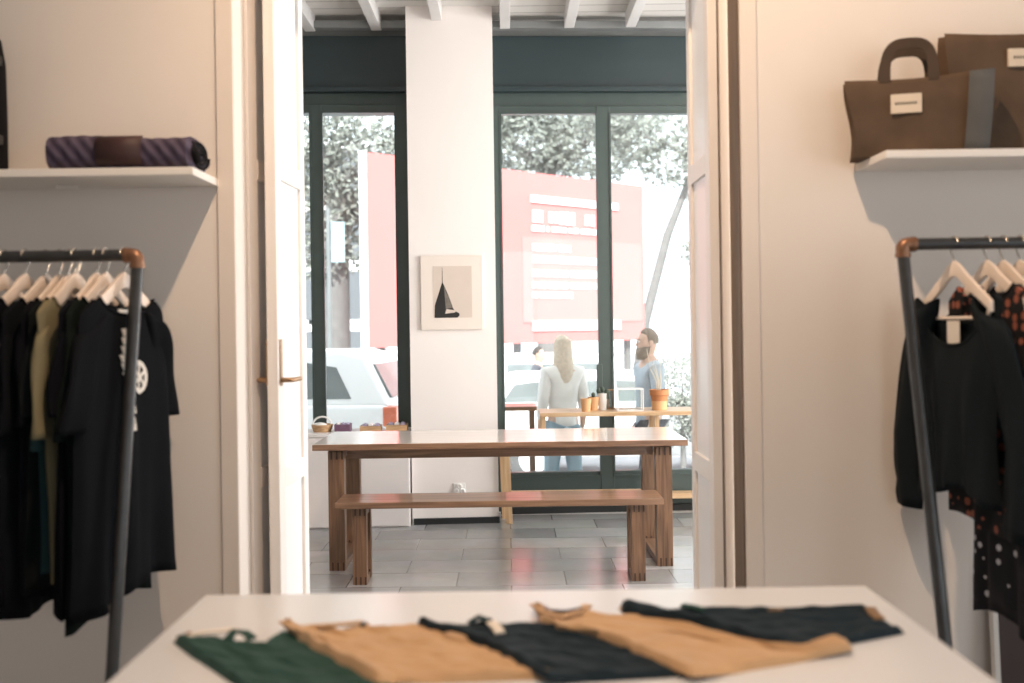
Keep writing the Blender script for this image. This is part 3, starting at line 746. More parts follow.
# black backpack whose edge shows
p = at(-3, 166, DS+.10)
bk = thing('backpack', 'black backpack cut by the edge, standing beside the rolled quilt', 'bag', (p.x-.16, DS+.14, ZS1))
m_ = MB(); m_.loft([[(.16*s_*math.copysign(abs(math.cos(2*PI*k/28))**.6, math.cos(2*PI*k/28)), .09*s_*math.copysign(abs(math.sin(2*PI*k/28))**.6, math.sin(2*PI*k/28)), z) for k in range(28)] for s_, z in ((.93,0),(1,.03),(1.0,.2),(.98,.38),(.9,.46),(.6,.50))])
m_.build('body', M['blackbag'], bk, True)
m_ = MB(); m_.tube([(-.05, 0, .49), (-.04, 0, .54), (.04, 0, .54), (.05, 0, .49)], .01, 8); m_.build('handle', M['blackbag'], bk, True)
for z in (.10, .36):
    m_ = MB(); m_.box((.155, -.05, z), (.172, -.02, z+.03)); m_.build('buckle', M['pipe'], bk, False, .003)
m_ = MB(); m_.loft([[(.12*s_*math.cos(PI*k/12), -.085-.035*math.sin(PI*k/12), z) for k in range(13)] for s_, z in ((.9,.03),(1,.06),(1,.2),(.85,.24))]); m_.build('pocket', M['blackbag'], bk, True)

def tote(name, label, px0, py0, D_l, ang, w_, h_, d_, lab_px, handle=True, tag_size=(.095, .062), lean=0.0):
    p = at(px0, py0, D_l); p.z = ZS2 + .001
    t = thing(name, label, 'bag', p, ang, 'canvas bags on the wall shelf')
    # local: x along the face (0..w_), y depth (0..d_), z up. gusseted body, slumped
    m_ = MB(); rings = []
    for k in range(15):
        v = k/14; z = h_*v; top = v**1.5
        bul = .014*math.sin(PI*v)
        x0 = -.012*v + .01*math.sin(v*5); x1 = w_ + .02*v
        y0 = -bul; y1 = d_*(1 - .5*top) + bul*.6
        ring = []
        n = 14
        def zz(u): return z - (.012*math.sin(PI*u)*v)*1.0 + .010*v*(u-.5)
        for i in range(n+1): u = i/n; ring.append((x0+(x1-x0)*u, y0 - .010*math.sin(u*9+v*7)*v*(1-v)*2 + lean*v, zz(u)))
        for i in range(1, 5): u = i/5; ring.append((x1 - .03*v*math.sin(PI*u), y0+(y1-y0)*u + lean*v, zz(1)))
        for i in range(n+1): u = 1-i/n; ring.append((x0+(x1-x0)*u, y1 + lean*v, zz(u)))
        for i in range(1, 5): u = 1-i/5; ring.append((x0 + .03*v*math.sin(PI*u), y0+(y1-y0)*u + lean*v, zz(0)))
        rings.append(ring)
    vs = m_.loft(rings, cap=False); m_.bm.faces.new(vs[0][::-1])
    m_.build('body', M['canvas'], t, True, solid=.004)
    m_ = MB(); m_.box((.02, .012+lean, h_*.80), (w_-.01, d_*.42+lean, h_*.82)); m_.build('lining', M['lining'], t)
    # gusset panel on the open end
    g = MB(); rows = []
    for k in range(9):
        v = k/8; bul = .014*math.sin(PI*v); y0 = -bul; y1 = d_*(1-.5*v**1.5)
        xx = w_ + .02*v + .008
        rows.append([(xx-.075*1, y0-.020 + lean*v, h_*v - .004*v), (xx, y0-.018 + lean*v, h_*v), (xx+.004, (y0+y1)/2 + lean*v, h_*v), (xx, y1 + lean*v, h_*v)])
    g.loft(rows, cap=False, closed=False); g.build('gusset', M['gusset'], t, True, solid=.003); t.children[-1]['label'] = 'slate grey side gusset'
    # label
    lx, lz = lab_px; lw, lh = tag_size
    yl = -.014*math.sin(PI*lz/h_) - .016 + lean*lz/h_
    MB().box((lx-lw/2, yl, lz-lh/2), (lx+lw/2, yl+.012, lz+lh/2)).build('label', M['label_c'], t, False, .001)
    lb = t.children[-1]
    tx = MB(); random.seed(5)
    for i in range(8):
        xx = lx - lw*.36 + lw*.09*i; tx.box((xx, yl-.0012, lz-.004), (xx+lw*.055, yl+.002, lz-.004+.0085))
    tx.build('lettering', M['ink'], lb)
    if handle:
        for (yy, dz, nm) in ((-.006, 0, 'handle'), (d_*.5+.004, -.012, 'handle')):
            hm = MB(); rows = []; hw2 = handle/2; cx = w_*.44
            for i in range(21):
                th = PI*i/20
                x = cx - hw2*1.0*math.copysign(abs(math.cos(th))**.62, math.cos(th)); z = h_ - .02 + dz + .125*abs(math.sin(th))**.62
                nx, nz = -math.cos(th), abs(math.sin(th))
                wv = .017
                rows.append([(x - nx*wv, yy+lean, z - nz*wv), (x + nx*wv, yy+lean, z + nz*wv), (x + nx*wv, yy + .006+lean, z + nz*wv), (x - nx*wv, yy+.006+lean, z - nz*wv)])
            hm.loft(rows); hm.build(nm, M['canvas_dk'], t, True)
    return t
tote('tote_bag', 'smaller brown canvas tote with raised handles and cream label at the shelf end', 853, 160, 3.315, R(-14), .405, .262, .105, (.165, .165), .15)
tote('tote_bag', 'larger brown canvas bag behind the tote, cut by the picture edge', 953, 150, 3.335, R(-1), .46, .42, .10, (.235, .325), None, (.115, .06))

# ================================================================== CLOTHES RACKS
DR = 3.05; ZRAIL = 1.69
def rack(name, label, px_top, px_bot, py_bot, side, x_far):
    pt_ = at(px_top, 250, DR); xt = pt_.x
    pb = at(px_bot, py_bot, DR/1.085); 
    k = (ZRAIL - 0.0) / (ZRAIL - pb.z); yb = DR + (pb.y - DR)*k; xb = xt + (pb.x - xt)*k
    t = thing(name, label, 'clothes rack', ((xt+x_far)/2, DR, 0)); X = t.location.x
    r = .0185
    def P(x, y, z): return (x-X, y-DR, z)
    m_ = MB(); m_.tube([P(xt - side*-.03, DR, ZRAIL), P(x_far, DR, ZRAIL)], r, 14); m_.build('rail', M['pipe'], t, True)
    for x, xb_ in ((xt, xb), (x_far, x_far)):
        m_ = MB(); m_.tube([P(x, DR, ZRAIL-.03), P(xb_, yb, .02)], r, 14); m_.build('pole', M['pipe'], t, True)
        m_ = MB(); s_ = side if x == xt else -side
        m_.tube([P(x, DR, ZRAIL-.036), P(x, DR, ZRAIL-.008), P(x + s_*.006, DR, ZRAIL-.001), P(x + s_*.012, DR, ZRAIL), P(x + s_*.034, DR, ZRAIL)], .0215, 14)
        m_.tube([P(x, DR, ZRAIL-.040), P(x, DR, ZRAIL-.028)], .0235, 14); m_.tube([P(x + s_*.026, DR, ZRAIL), P(x + s_*.038, DR, ZRAIL)], .0235, 14)
        m_.build('elbow', M['copper'], t, True)
        m_ = MB(); m_.lathe([(.045, 0), (.045, .008), (.026, .014), (.024, .04), (.019, .042)], P(xb_, yb, 0), 18); m_.build('foot_flange', M['pipe'], t, True)
        m_ = MB(); m_.tube([P(xb_, yb, .045), P(xb_, DW-.06, .045)], .016, 10); m_.build('foot_bar', M['pipe'], t, True)
    return t
rack('clothes_rack', 'black pipe clothes rack hung with T-shirts', 137, 113, 665, -1, -2.6)
rack('clothes_rack', 'black pipe clothes rack hung with blouses', 903, 945, 640, 1, 2.6)

def make_hanger(label, group, bar=False):
    t = thing('hanger', label, 'hanger', (0, 0, 0), 0, group)
    m_ = MB(); pts = [(0, .0, -.065)]
    pts = [(0, 0, -.075), (0, 0, -.045), (0, -.006, -.036)]
    for i in range(11):
        th = R(-60) + R(235)*i/10; pts.append((0, -.024*math.cos(th) + .0, -.003 + .024*math.sin(th)))
    m_.tube([(0,0,-.08),(0,0,-.05),(0,.012,-.036),(0,.022,-.02),(0,.0245,-.002),(0,.019,.014),(0,.007,.0225),(0,-.007,.0225),(0,-.018,.015),(0,-.0235,.003)], .0022, 8)
    m_.build('hook', M['chrome'], t, True)
    m_ = MB(); up = []; lo = []
    n = 20
    for i in range(n+1):
        y = -.212 + .424*i/n; a = abs(y)
        zc = -.062 - .118*(a/.212)**1.15 + (.010 if a < .03 else .010*math.exp(-((a-.03)/.03)**2))
        hgt = .046 - .014*(a/.212)
        x = 0.0
        up.append((y, zc)); lo.append((y, zc-hgt))
    rings = []
    for (y, zu), (_, zl) in zip(up, lo):
        rings.append([(-.005, y, zl), (.005, y, zl), (.005, y, zu), (-.005, y, zu)])
    m_.loft(rings); m_.build('arms', M['hanger'], t, True, .0015)
    if bar:
        m_ = MB(); m_.tube([(0, -.20, -.185), (0, -.192, -.222), (0, -.185, -.228), (0, .185, -.228), (0, .192, -.222), (0, .20, -.185)], .0055, 8); m_.build('trouser_bar', M['hanger'], t, True)
    return t

class Shirt:
    def __init__(s, L, hw_hem, seed, long=False, sleeve=.30, dip=.075, thick=.020, wob=.018, sw=.078, arm_out=.07, shoulder=.232):
        s.L, s.hh, s.seed, s.long, s.sl, s.dip, s.th, s.wob, s.sw, s.out, s.sh = L, hw_hem, seed, long, sleeve, dip, thick, wob, sw, arm_out, shoulder
        s.neck = .155
    def zt(s, y, side):
        a = abs(y)
        arm = lambda d: -.052 - .118*(d/.212)**1.15
        if a < s.neck: return arm(s.neck) - (s.dip if side > 0 else .03 if s.neck < .18 else .085) * (1 - (a/s.neck)**2)**.7
        return arm(a)
    def pt(s, q, t, side, lift=0.0):
        hw_ = s.sh + (s.hh - s.sh) * min(1, t*1.4)**.8 + .012*math.sin(t*6+s.seed)*t
        y = q*hw_
        y_s = q*s.sh
        top = s.zt(y_s, side); bot = -s.L + .02*math.sin(q*3+s.seed) - .012*abs(q)
        z = top + (bot-top)*t
        b = (.013 + s.th*min(1, t*3.0)) * max(0, 1-q*q)**.4
        f = s.wob*(.15+t)*(math.sin(q*8.5+s.seed*2.1+1.4*math.sin(t*2.5+s.seed)) + .5*math.sin(q*15+s.seed*5+t*2))*.8
        return (f + side*(b + lift), y, z)
    def build(s, name, label, cat, mat, group):
        t = thing(name, label, cat, (0,0,0), 0, group)
        m_ = MB(); N, K = 34, 26; rings = []
        for k in range(K+1):
            tt = (k/K)**1.15
            ring = [s.pt(-1 + 2*i/N, tt, 1) for i in range(N+1)] + [s.pt(1 - 2*i/N, tt, -1) for i in range(1, N)]
            rings.append(ring)
        vs = m_.loft(rings, cap=False)
        n = len(rings[0])
        for i in range(N):                                 # close the shoulders, leave the neck open
            q = -1 + 2*(i+.5)/N
            if abs(q*s.sh) > s.neck*.95:
                a, b_ = vs[0][i], vs[0][i+1]; c_ = vs[0][(n - i - 1) % n]; d_ = vs[0][(n - i) % n]
                try:
                    if c_ is b_: m_.bm.faces.new((a, b_, d_))
                    elif d_ is a: m_.bm.faces.new((a, b_, c_))
                    else: m_.bm.faces.new((a, b_, c_, d_))
                except ValueError: pass
        m_.build('body', mat, t, True, solid=.003)
        for sg in (-1, 1):
            m_ = MB(); rings = []; K2 = 16
            for k in range(K2+1):
                v = k/K2
                y = sg*(s.sh-.07 + (.045+s.out)*(v**.7 if not s.long else min(1, v*1.6)**.8)); z = -.20 - s.sl*v - .0*v
                wy = s.sw*(1.05 - .12*v) if not s.long else s.sw*(1.02 - .40*v + (.20 if v > .93 else 0) + .16*math.exp(-((v-.80)/.12)**2))
                if k == 0: wy *= .75
                tilt = sg*.45*(1-v) if not s.long else sg*.5*(1-v)**2
                ring = []
                for i in range(20):
                    th = 2*PI*i/20
                    e, g = wy*math.cos(th), (.020 + .004*math.sin(v*9+s.seed))*math.sin(th)
                    ring.append((g + s.wob*.7*math.sin(v*4+s.seed+sg) + .006*math.sin(e*60+s.seed), y + e, z - tilt*e*1.1))
                rings.append(ring)
            m_.loft(rings, cap=False); m_.build('sleeve', mat, t, True, solid=.003)
        m_ = MB(); path = [s.pt(q*s.neck/s.sh, 0, 1, .0) for q in [-1 + 2*i/14 for i in range(15)]] + [s.pt(q*s.neck/s.sh, 0, -1) for q in [1 - 2*i/14 for i in range(1, 14)]]
        path.append(path[0]); m_.tube(path, .006, 6, False); m_.build('neckband', mat, t, True)
        s.t = t
        return t
    def patch(s, name, mat, poly, lift=.006, side=1):
        """flat mark on the +x face: poly in (y, z)"""
        m_ = MB()
        def put(y, z):
            best = None
            t = .1
            for _ in range(12):
                hw_ = s.sh + (s.hh - s.sh) * min(1, t*1.4)**.8 + .012*math.sin(t*6+s.seed)*t
                q = max(-.95, min(.95, y/hw_))
                top = s.zt(q*s.sh, side); bot = -s.L + .02*math.sin(q*3+s.seed) - .012*abs(q)
                t = max(0.0, (z-top)/(bot-top))
            x = s.pt(q, t, side, lift)[0]
            return (x, y, z)
        for p in poly:
            m_.bm.faces.new([m_.bm.verts.new(put(y, z)) for y, z in p])
        return m_.build(name, mat, s.t, False, solid=.001)

def hang(t, x, yaw=0.0, dy=0.0):
    t.location = (x, DR + dy, ZRAIL); t.rotation_euler = (0, 0, yaw)

GH = 'pale hangers on the T-shirt rack'; GT = 'T-shirts on the pipe rack'
left_px = [124, 106, 96.5, 76, 64, 55, 41, 25, 4]
ordn = ['', 'second', 'third', 'fourth', 'fifth', 'sixth', 'seventh', 'eighth', 'ninth', 'tenth', 'eleventh']
ordn = ordn[:4] + ordn[5:]          # the teal one hangs fifth
specs = [ # L, hem half width, seed, sleeve, material
    (1.02, .30, .4, .315, 'tee_black'), (1.05, .27, 1.7, .34, 'tee_green'), (1.03, .26, 2.9, .27, 'tee_ink'), (.97, .17, 4.6, .33, 'olive'),
    (.98, .25, 3.3, .27, 'tee_char'), (1.00, .25, 5.2, .30, 'tee_ink'), (1.04, .25, 6.1, .33, 'tee_black'), (.98, .25, 7.4, .30, 'tee_ink'),
    (1.03, .25, 8.8, .33, 'tee_char'), (.95, .25, 9.1, .33, 'tee_black'), (1.0, .25, 10.3, .33, 'tee_ink')]
proto = None
for i, px in enumerate(left_px):
    x = at(px, 256, DR).x
    yaw = R([-9, -5, -3, -2, -3, -2, -4, -2, -3, -3, -2][i])
    lab = 'pale wooden hanger holding the printed T-shirt beside the rack pole' if i == 0 else ('pale wooden hanger holding the olive T-shirt' if i == 3 else '%s pale wooden hanger counted from the T-shirt rack pole' % ordn[i])
    if proto is None: proto = make_hanger(lab, GH); hgr = proto
    else: hgr = copy_tree(proto); hgr['label'] = lab
    dy = -.01 if i == 3 else .03 if i in (4, 5, 6) else 0.0
    hang(hgr, x, yaw, dy)
    L, hm, sd, sl, mt = specs[i]
    S = Shirt(L, hm, sd, False, sl, thick=.011, dip=.05, wob=.016 if i != 3 else .009, arm_out=.07 if i == 0 else .012, sw=.078 if i == 0 else .062)
    lab = ('black T-shirt with white lettering and round print beside the rack pole' if i == 0 else 'olive T-shirt hanging among the black ones on the pipe rack' if i == 3
           else '%s T-shirt from the rack pole, plain %s' % (ordn[i], {'tee_green':'near-black', 'tee_ink':'black', 'tee_char':'charcoal', 'tee_black':'black'}[mt]))
    sh = S.build('t_shirt', lab, 'T-shirt', M[mt], GT); hang(sh, x, yaw, dy)
    if i == 0:
        zz = -.22
        strip = []; random.seed(8)
        for k in range(12):
            z0 = -.225 - .026*k; wv = .020 + .010*random.random(); o_ = random.uniform(-.005, .005)
            strip.append([(-.035-wv+o_, z0), (-.035-wv*.6+o_, z0-.024), (-.035+wv+o_, z0-.024), (-.035+wv*.7+o_, z0)])
        S.patch('lettering', M['white_print'], strip); sh.children[-1]['label'] = 'white vertical lettering'
        cy, cz, r1, r0 = .035, -.375, .052, .037
        ring = []
        for k in range(24):
            a0, a1 = 2*PI*k/24, 2*PI*(k+1)/24
            ring.append([(cy+r0*math.cos(a0), cz+r0*math.sin(a0)), (cy+r1*math.cos(a0), cz+r1*math.sin(a0)), (cy+r1*math.cos(a1), cz+r1*math.sin(a1)), (cy+r0*math.cos(a1), cz+r0*math.sin(a1))])
        for k in range(3):
            a = PI*k/3 + .4; ca, sa = math.cos(a), math.sin(a); e = .006
            ring.append([(cy-r0*ca-e*sa, cz-r0*sa+e*ca), (cy+r0*ca-e*sa, cz+r0*sa+e*ca), (cy+r0*ca+e*sa, cz+r0*sa-e*ca), (cy-r0*ca+e*sa, cz-r0*sa-e*ca)])
        S.patch('round_print', M['white_print'], ring)
        S.patch('neck_label', M['tag'], [[(-.03, -.165), (-.03, -.19), (.03, -.19), (.03, -.165)]], -.008, -1)
# teal top showing below the olive one
x = at(70, 256, DR).x
S = Shirt(.92, .24, 12.2, False, .37, arm_out=.012, sw=.07, thick=.006, wob=.006)
sh = S.build('t_shirt', 'dark teal T-shirt pressed against the olive one', 'T-shirt', M['teal_cloth'], GT); hang(sh, x, R(-3), .05)
hgr = copy_tree(proto); hgr['label'] = 'pale wooden hanger holding the dark teal T-shirt'; hang(hgr, x, R(-3), .05)

GB = 'blouses on the pipe rack'; GBH = 'pale hangers on the blouse rack'
rspecs = [
    (954, .76, .19, 1.1, True, .655, 'navy_blouse', 'blouse', 'dark slate long-sleeved blouse with scoop neck beside the rack pole', 'blouse', .014, .085, R(8)),
    (987, .86, .225, 3.9, True, .56, 'red_dots', 'blouse', 'black blouse with rust polka dots hanging behind the slate blouse', 'blouse', .012, .035, R(5)),
    (1003, 1.15, .20, 2.2, True, .52, 'white_dots', 'dress', 'long black dress with white specks showing below the polka-dot blouse', 'dress', .014, .02, R(3)),
    (1020, .95, .235, 5.0, True, .55, 'tee_black', 'blouse', 'plain black blouse behind the speckled dress, cut by the picture edge', 'blouse', .012, .04, R(2)),
]
proto = None
for i, (px, L, hm, sd, lg, sl, mt, nm, lab, cat, th, out, yaw) in enumerate(rspecs):
    x = at(px, 240, DR).x
    hl = ('pale wooden hanger with trouser bar holding the slate blouse', 'pale wooden hanger holding the polka-dot blouse', 'pale wooden hanger holding the speckled dress', 'pale wooden hanger at the picture edge on the blouse rack')[i]
    if proto is None: proto = make_hanger(hl, GBH, True); hgr = proto
    else: hgr = copy_tree(proto); hgr['label'] = hl
    hang(hgr, x, R(3))
    yaw += PI
    S = Shirt(L, hm, sd, lg, sl, thick=th, wob=.012, sw=.082, arm_out=out, dip=.15 if i == 0 else .05)
    S.neck = .20 if i == 0 else .15
    sh = S.build(nm, lab, cat, M[mt], GB); hang(sh, x, yaw, -.03 if i == 2 else 0)
    if i == 0:
        m_ = MB(); m_.box((.004, -.035, -.325), (.0055, .03, -.236)); m_.build('paper_tag', M['tag'], sh); sh.children[-1]['label'] = 'cream paper tag at the neck'
# brown cabinet with white edge below the blouses
p = at(999, 640, 3.36)
cb = thing('leaning_board', 'dark brown board with white edge leaning on the wall under the blouse rack', 'board', (p.x, 3.36, 0))
MB().box((.012, 0, .0), (.75, .022, .62)).build('board', M['brownbox'], cb, False, .003)
MB().box((-.006, -.004, 0), (.012, .026, .625)).build('edge_strip', M['shelf'], cb, False, .002); cb.children[-1]['label'] = 'white edge strip'
cb.rotation_euler = (R(-4), 0, 0)

# ================================================================== STREET
GP, GR = -.35, -.62
struct(MB().box((-14, D0+.16, GP-.3), (14, 12.1, GP)).build('pavement', M['paving']))
struct(MB().box((-60, 12.1, GR-.2), (60, 70, GR)).build('road', M['asphalt']))
struct(MB().box((-14, D0-.05, GP-.3), (14, D0+.16, -.001)).build('doorstep', M['paving']))

# people -----------------------------------------------------------
def skin_mesh(name, mat, parent, nodes, edges, lvl=2):
    """nodes: (x, y, z, rx, ry); grows a skin over connected edges and bakes it"""
    me = bpy.data.meshes.new(name + '_chain'); me.from_pydata([n[:3] for n in nodes], edges, []); 
    o = bpy.data.objects.new(name, me); COL.objects.link(o)
    md = o.modifiers.new('skin', 'SKIN'); md.use_smooth_shade = True
    for i, n in enumerate(nodes):
        sv = me.skin_vertices[0].data[i]; sv.radius = (n[3], n[4]); sv.use_root = (i == 0)
    sb = o.modifiers.new('sub', 'SUBSURF'); sb.levels = lvl; sb.render_levels = lvl
    dg = bpy.context.evaluated_depsgraph_get(); dg.update()
    nm = bpy.data.meshes.new_from_object(o.evaluated_get(dg)); nm.name = name
    bpy.data.objects.remove(o)
    for p in nm.polygons: p.use_smooth = True
    nm.materials.clear(); nm.materials.append(mat)
    o = bpy.data.objects.new(name, nm); COL.objects.link(o)
    if parent is not None: o.parent = parent
    return o
def person(label, loc, rotz, scale, top_mat, leg_mat, hair_mat, beard=False, long_hair=False, stride=.12, sleeves=True):
    """faces local -y; feet at z=0; about 1.75 m before scaling"""
    t = thing('person', label, 'person', loc, rotz); t.scale = (scale,)*3
    S = .185
    nodes = [(0,.0,.95,.13,.10),(0,.0,1.10,.125,.095),(0,.005,1.28,.15,.11),(0,.01,1.42,.12,.085),(0,.005,1.50,.058,.055),(0,-.01,1.56,.055,.055)]
    edges = [(0,1),(1,2),(2,3),(3,4),(4,5)]
    def limb(pts, frm):
        i0 = len(nodes); nodes.extend(pts)
        edges.append((frm, i0)); edges.extend((i0+k, i0+k+1) for k in range(len(pts)-1))
    limb([(.165,.01,1.41,.058,.058),(.205,.02,1.15,.043,.043),(.215,-.05,.93,.032,.032),(.215,-.075,.86,.030,.018)], 3)
    limb([(-.165,.01,1.41,.058,.058),(-.205,.03,1.15,.043,.043),(-.215,-.02,.93,.032,.032),(-.215,-.04,.86,.030,.018)], 3)
    limb([(.09,0,.86,.085,.09),(.10,-stride*.6,.50,.058,.06),(.10,-stride*.7,.30,.05,.052),(.10,-stride+.03,.09,.036,.04),(.10,-stride-.09,.04,.035,.03)], 0)
    limb([(-.09,0,.86,.085,.09),(-.10,stride*.3,.50,.058,.06),(-.10,stride*.8,.30,.05,.052),(-.10,stride+.06,.09,.036,.04),(-.10,stride-.05,.04,.035,.03)], 0)
    body = skin_mesh('body', M['skin'], t, nodes, edges)
    # fingers and thumb of each hand
    for sg, hy in ((1, -.075), (-1, -.04)):
        for k in range(4):
            y = hy - .022 + .015*k
            m_ = MB(); ln = (.062, .075, .078, .066)[k]
            m_.tube([(sg*.213, y, .855), (sg*.214, y-.003, .85-ln*.5), (sg*.205, y-.008, .85-ln)], [.0085, .008, .006], 7); m_.build('finger', M['skin'], t, True)
        m_ = MB(); m_.tube([(sg*.212, hy-.02, .89), (sg*.205, hy-.045, .86), (sg*.20, hy-.05, .83)], [.010, .009, .007], 7); m_.build('thumb', M['skin'], t, True)
    # head
    m_ = MB(); rings = []
    for i in range(15):
        v = i/14; z = 1.50 + .255*v
        w_ = .070*math.sin(PI*min(1, .16+.80*v))**.55 + (.006 if .4 < v < .8 else 0)
        d_ = .092*math.sin(PI*min(1, .12+.82*v))**.55
        yo = -.022 + .018*v
        ring = []
        for k in range(22):
            th = 2*PI*k/22; x = w_*math.cos(th); y = d_*math.sin(th)
            if math.sin(th) < -.5: y += .010*math.exp(-((v-.52)/.06)**2)*(1 if .25 < abs(math.cos(th)) < .75 else 0)   # eye sockets
            ring.append((x, y+yo, z))
        rings.append(ring)
    m_.loft(rings); head = m_.build('head', M['skin'], t, True)
    m_ = MB(); m_.loft([[(-.008,-.098,1.650),(.008,-.098,1.650),(.006,-.09,1.655)],[(-.013,-.118,1.612),(.013,-.118,1.612),(.0,-.105,1.622)],[(-.015,-.104,1.602),(.015,-.104,1.602),(0,-.10,1.603)]]); m_.build('nose', M['skin'], head, True)
    for sg in (-1, 1):
        m_ = MB(); m_.ball((sg*.076, .002, 1.625), (.010, .022, .033), 10, 8); m_.build('ear', M['skin'], head, True)
        m_ = MB(); m_.ball((sg*.030, -.098, 1.645), (.012, .008, .007), 8, 6); m_.build('eye', M['white_cer'], head, True)
        m_ = MB(); m_.ball((sg*.030, -.1055, 1.645), (.0055, .003, .0055), 8, 6); m_.build('iris', M['hair_d'], head, True)
        m_ = MB(); m_.tube([(sg*.014, -.108, 1.663), (sg*.032, -.106, 1.668), (sg*.05, -.092, 1.662)], .004, 6); m_.build('eyebrow', hair_mat, head, True)
    m_ = MB(); m_.tube([(-.024, -.100, 1.575), (0, -.108, 1.576), (.024, -.100, 1.575)], .005, 6); m_.build('mouth', M['terra'], head, True)
    # hair: cap over the skull (and down the back when long)
    m_ = MB(); rings = []
    for i in range(10):
        v = i/9; z = 1.625 + .140*v
        w_ = .079*math.cos(PI/2*max(0, (v-.3)/.76))**.55 if v > .3 else .078; d_ = .098*math.cos(PI/2*max(0, (v-.3)/.76))**.55 if v > .3 else .096
        ring = []
        for k in range(22):
            th = 2*PI*k/22; sn = math.sin(th); front = (.45 + .47*min(1, max(0, (v-.25)/.5))) if sn < -.35 else 1.0
            ring.append((w_*math.cos(th)*(1 if front == 1 else .86), (d_*sn)*front - .004 + .010*(1-v), z))
        rings.append(ring)
    m_.loft(rings); m_.build('hair', hair_mat, t, True)
    if long_hair:
        m_ = MB(); m_.loft([[(.09*s_*math.cos(PI*k/10), .02 + .085*math.sin(PI*k/10)*s_, z) for k in range(11)] for s_, z in ((.9,1.72),(1.05,1.6),(1.15,1.48),(1.2,1.36),(1.0,1.22),(.6,1.16))]); m_.build('long_hair', hair_mat, t, True)
    if beard:
        m_ = MB(); m_.loft([[(w_*math.cos(PI + PI*k/12)*1.0, yo + d_*math.sin(PI + PI*k/12), z) for k in range(13)] for w_, d_, yo, z in ((.045,.062,-.042,1.482),(.066,.084,-.03,1.505),(.076,.098,-.020,1.54),(.0775,.101,-.012,1.575),(.078,.088,-.008,1.60))]); m_.build('beard', hair_mat, t, True)
    # clothes: skins a little outside the body
    sn = [(0,.0,.80,.160,.128),(0,.0,1.10,.150,.118),(0,.005,1.28,.168,.128),(0,.01,1.43,.128,.098),(0,.006,1.485,.070,.068)]
    se = [(0,1),(1,2),(2,3),(3,4)]
    for sg, yy in ((1, .02), (-1, .03)):
        i0 = len(sn); sn += [(sg*.168,.01,1.41,.074,.074),(sg*.207,yy,1.15,.060,.060)]; se += [(3,i0),(i0,i0+1)]
        if sleeves: sn += [(sg*.216, yy-.06, .95, .046, .046)]; se += [(i0+1, i0+2)]
    skin_mesh('shirt', top_mat, t, sn, se)
    tn = [(0,0,1.02,.142,.112),(.09,0,.84,.100,.105),(.10,-stride*.6,.50,.074,.076),(.10,-stride*.7,.30,.068,.070),(.10,-stride+.03,.08,.062,.064),
          (-.09,0,.84,.100,.105),(-.10,stride*.3,.50,.074,.076),(-.10,stride*.8,.30,.068,.070),(-.10,stride+.06,.08,.062,.064)]
    skin_mesh('trousers', leg_mat, t, tn, [(0,1),(1,2),(2,3),(3,4),(0,5),(5,6),(6,7),(7,8)])
    for sg, yy in ((1, -stride), (-1, stride+.04)):
        m_ = MB(); m_.loft([[(sg*.10 + .045*s_*math.cos(2*PI*k/16), yy - .035 + .135*s_*math.sin(2*PI*k/16), z) for k in range(16)] for s_, z in ((1,0),(1.02,.025),(.9,.055),(.55,.085))]); m_.build('shoe', M['shoe'], t, True)
    return t
p = at(648, 340, 8.95)
person('bearded person in grey-blue shirt seen in profile beyond the glazed doors', (p.x, p.y, GP), R(-78), 1.0, M['shirt'], M['trouser'], M['hair_m'], beard=True)
p = at(562, 350, 9.2)
person('person in white blouse and light denim with long pale hair beyond the glass', (p.x, p.y, GP), R(200), .97, M['blouse_w'], M['jeans'], M['hair_l'], long_hair=True, stride=.10)
p = at(538, 346, 16.0)
person('dark-haired distant person passing behind the white van', (p.x, p.y, GR), R(80), .98, M['trouser'], M['trouser'], M['hair_d'])

# outdoor table just outside the glass
p0 = at(490, 407, 8.15); p1 = at(537, 407, 8.15)
ot = thing('outdoor_table', 'wooden outdoor table just outside the glazed doors', 'table', ((p0.x+p1.x)/2, 8.3, GP)); hw_ = (p1.x-p0.x)/2
MB().box((-hw_, -.16, p0.z-GP-.035), (hw_, .2, p0.z-GP)).build('tabletop', M['walnut_x'], ot, False, .004)
for sx in (-1, 1):
    for y0 in (-.13, .13): MB().box((sx*(hw_-.04)-.02, y0, 0), (sx*(hw_-.04)+.02, y0+.04, p0.z-GP-.035)).build('leg', M['walnut_z'], ot)

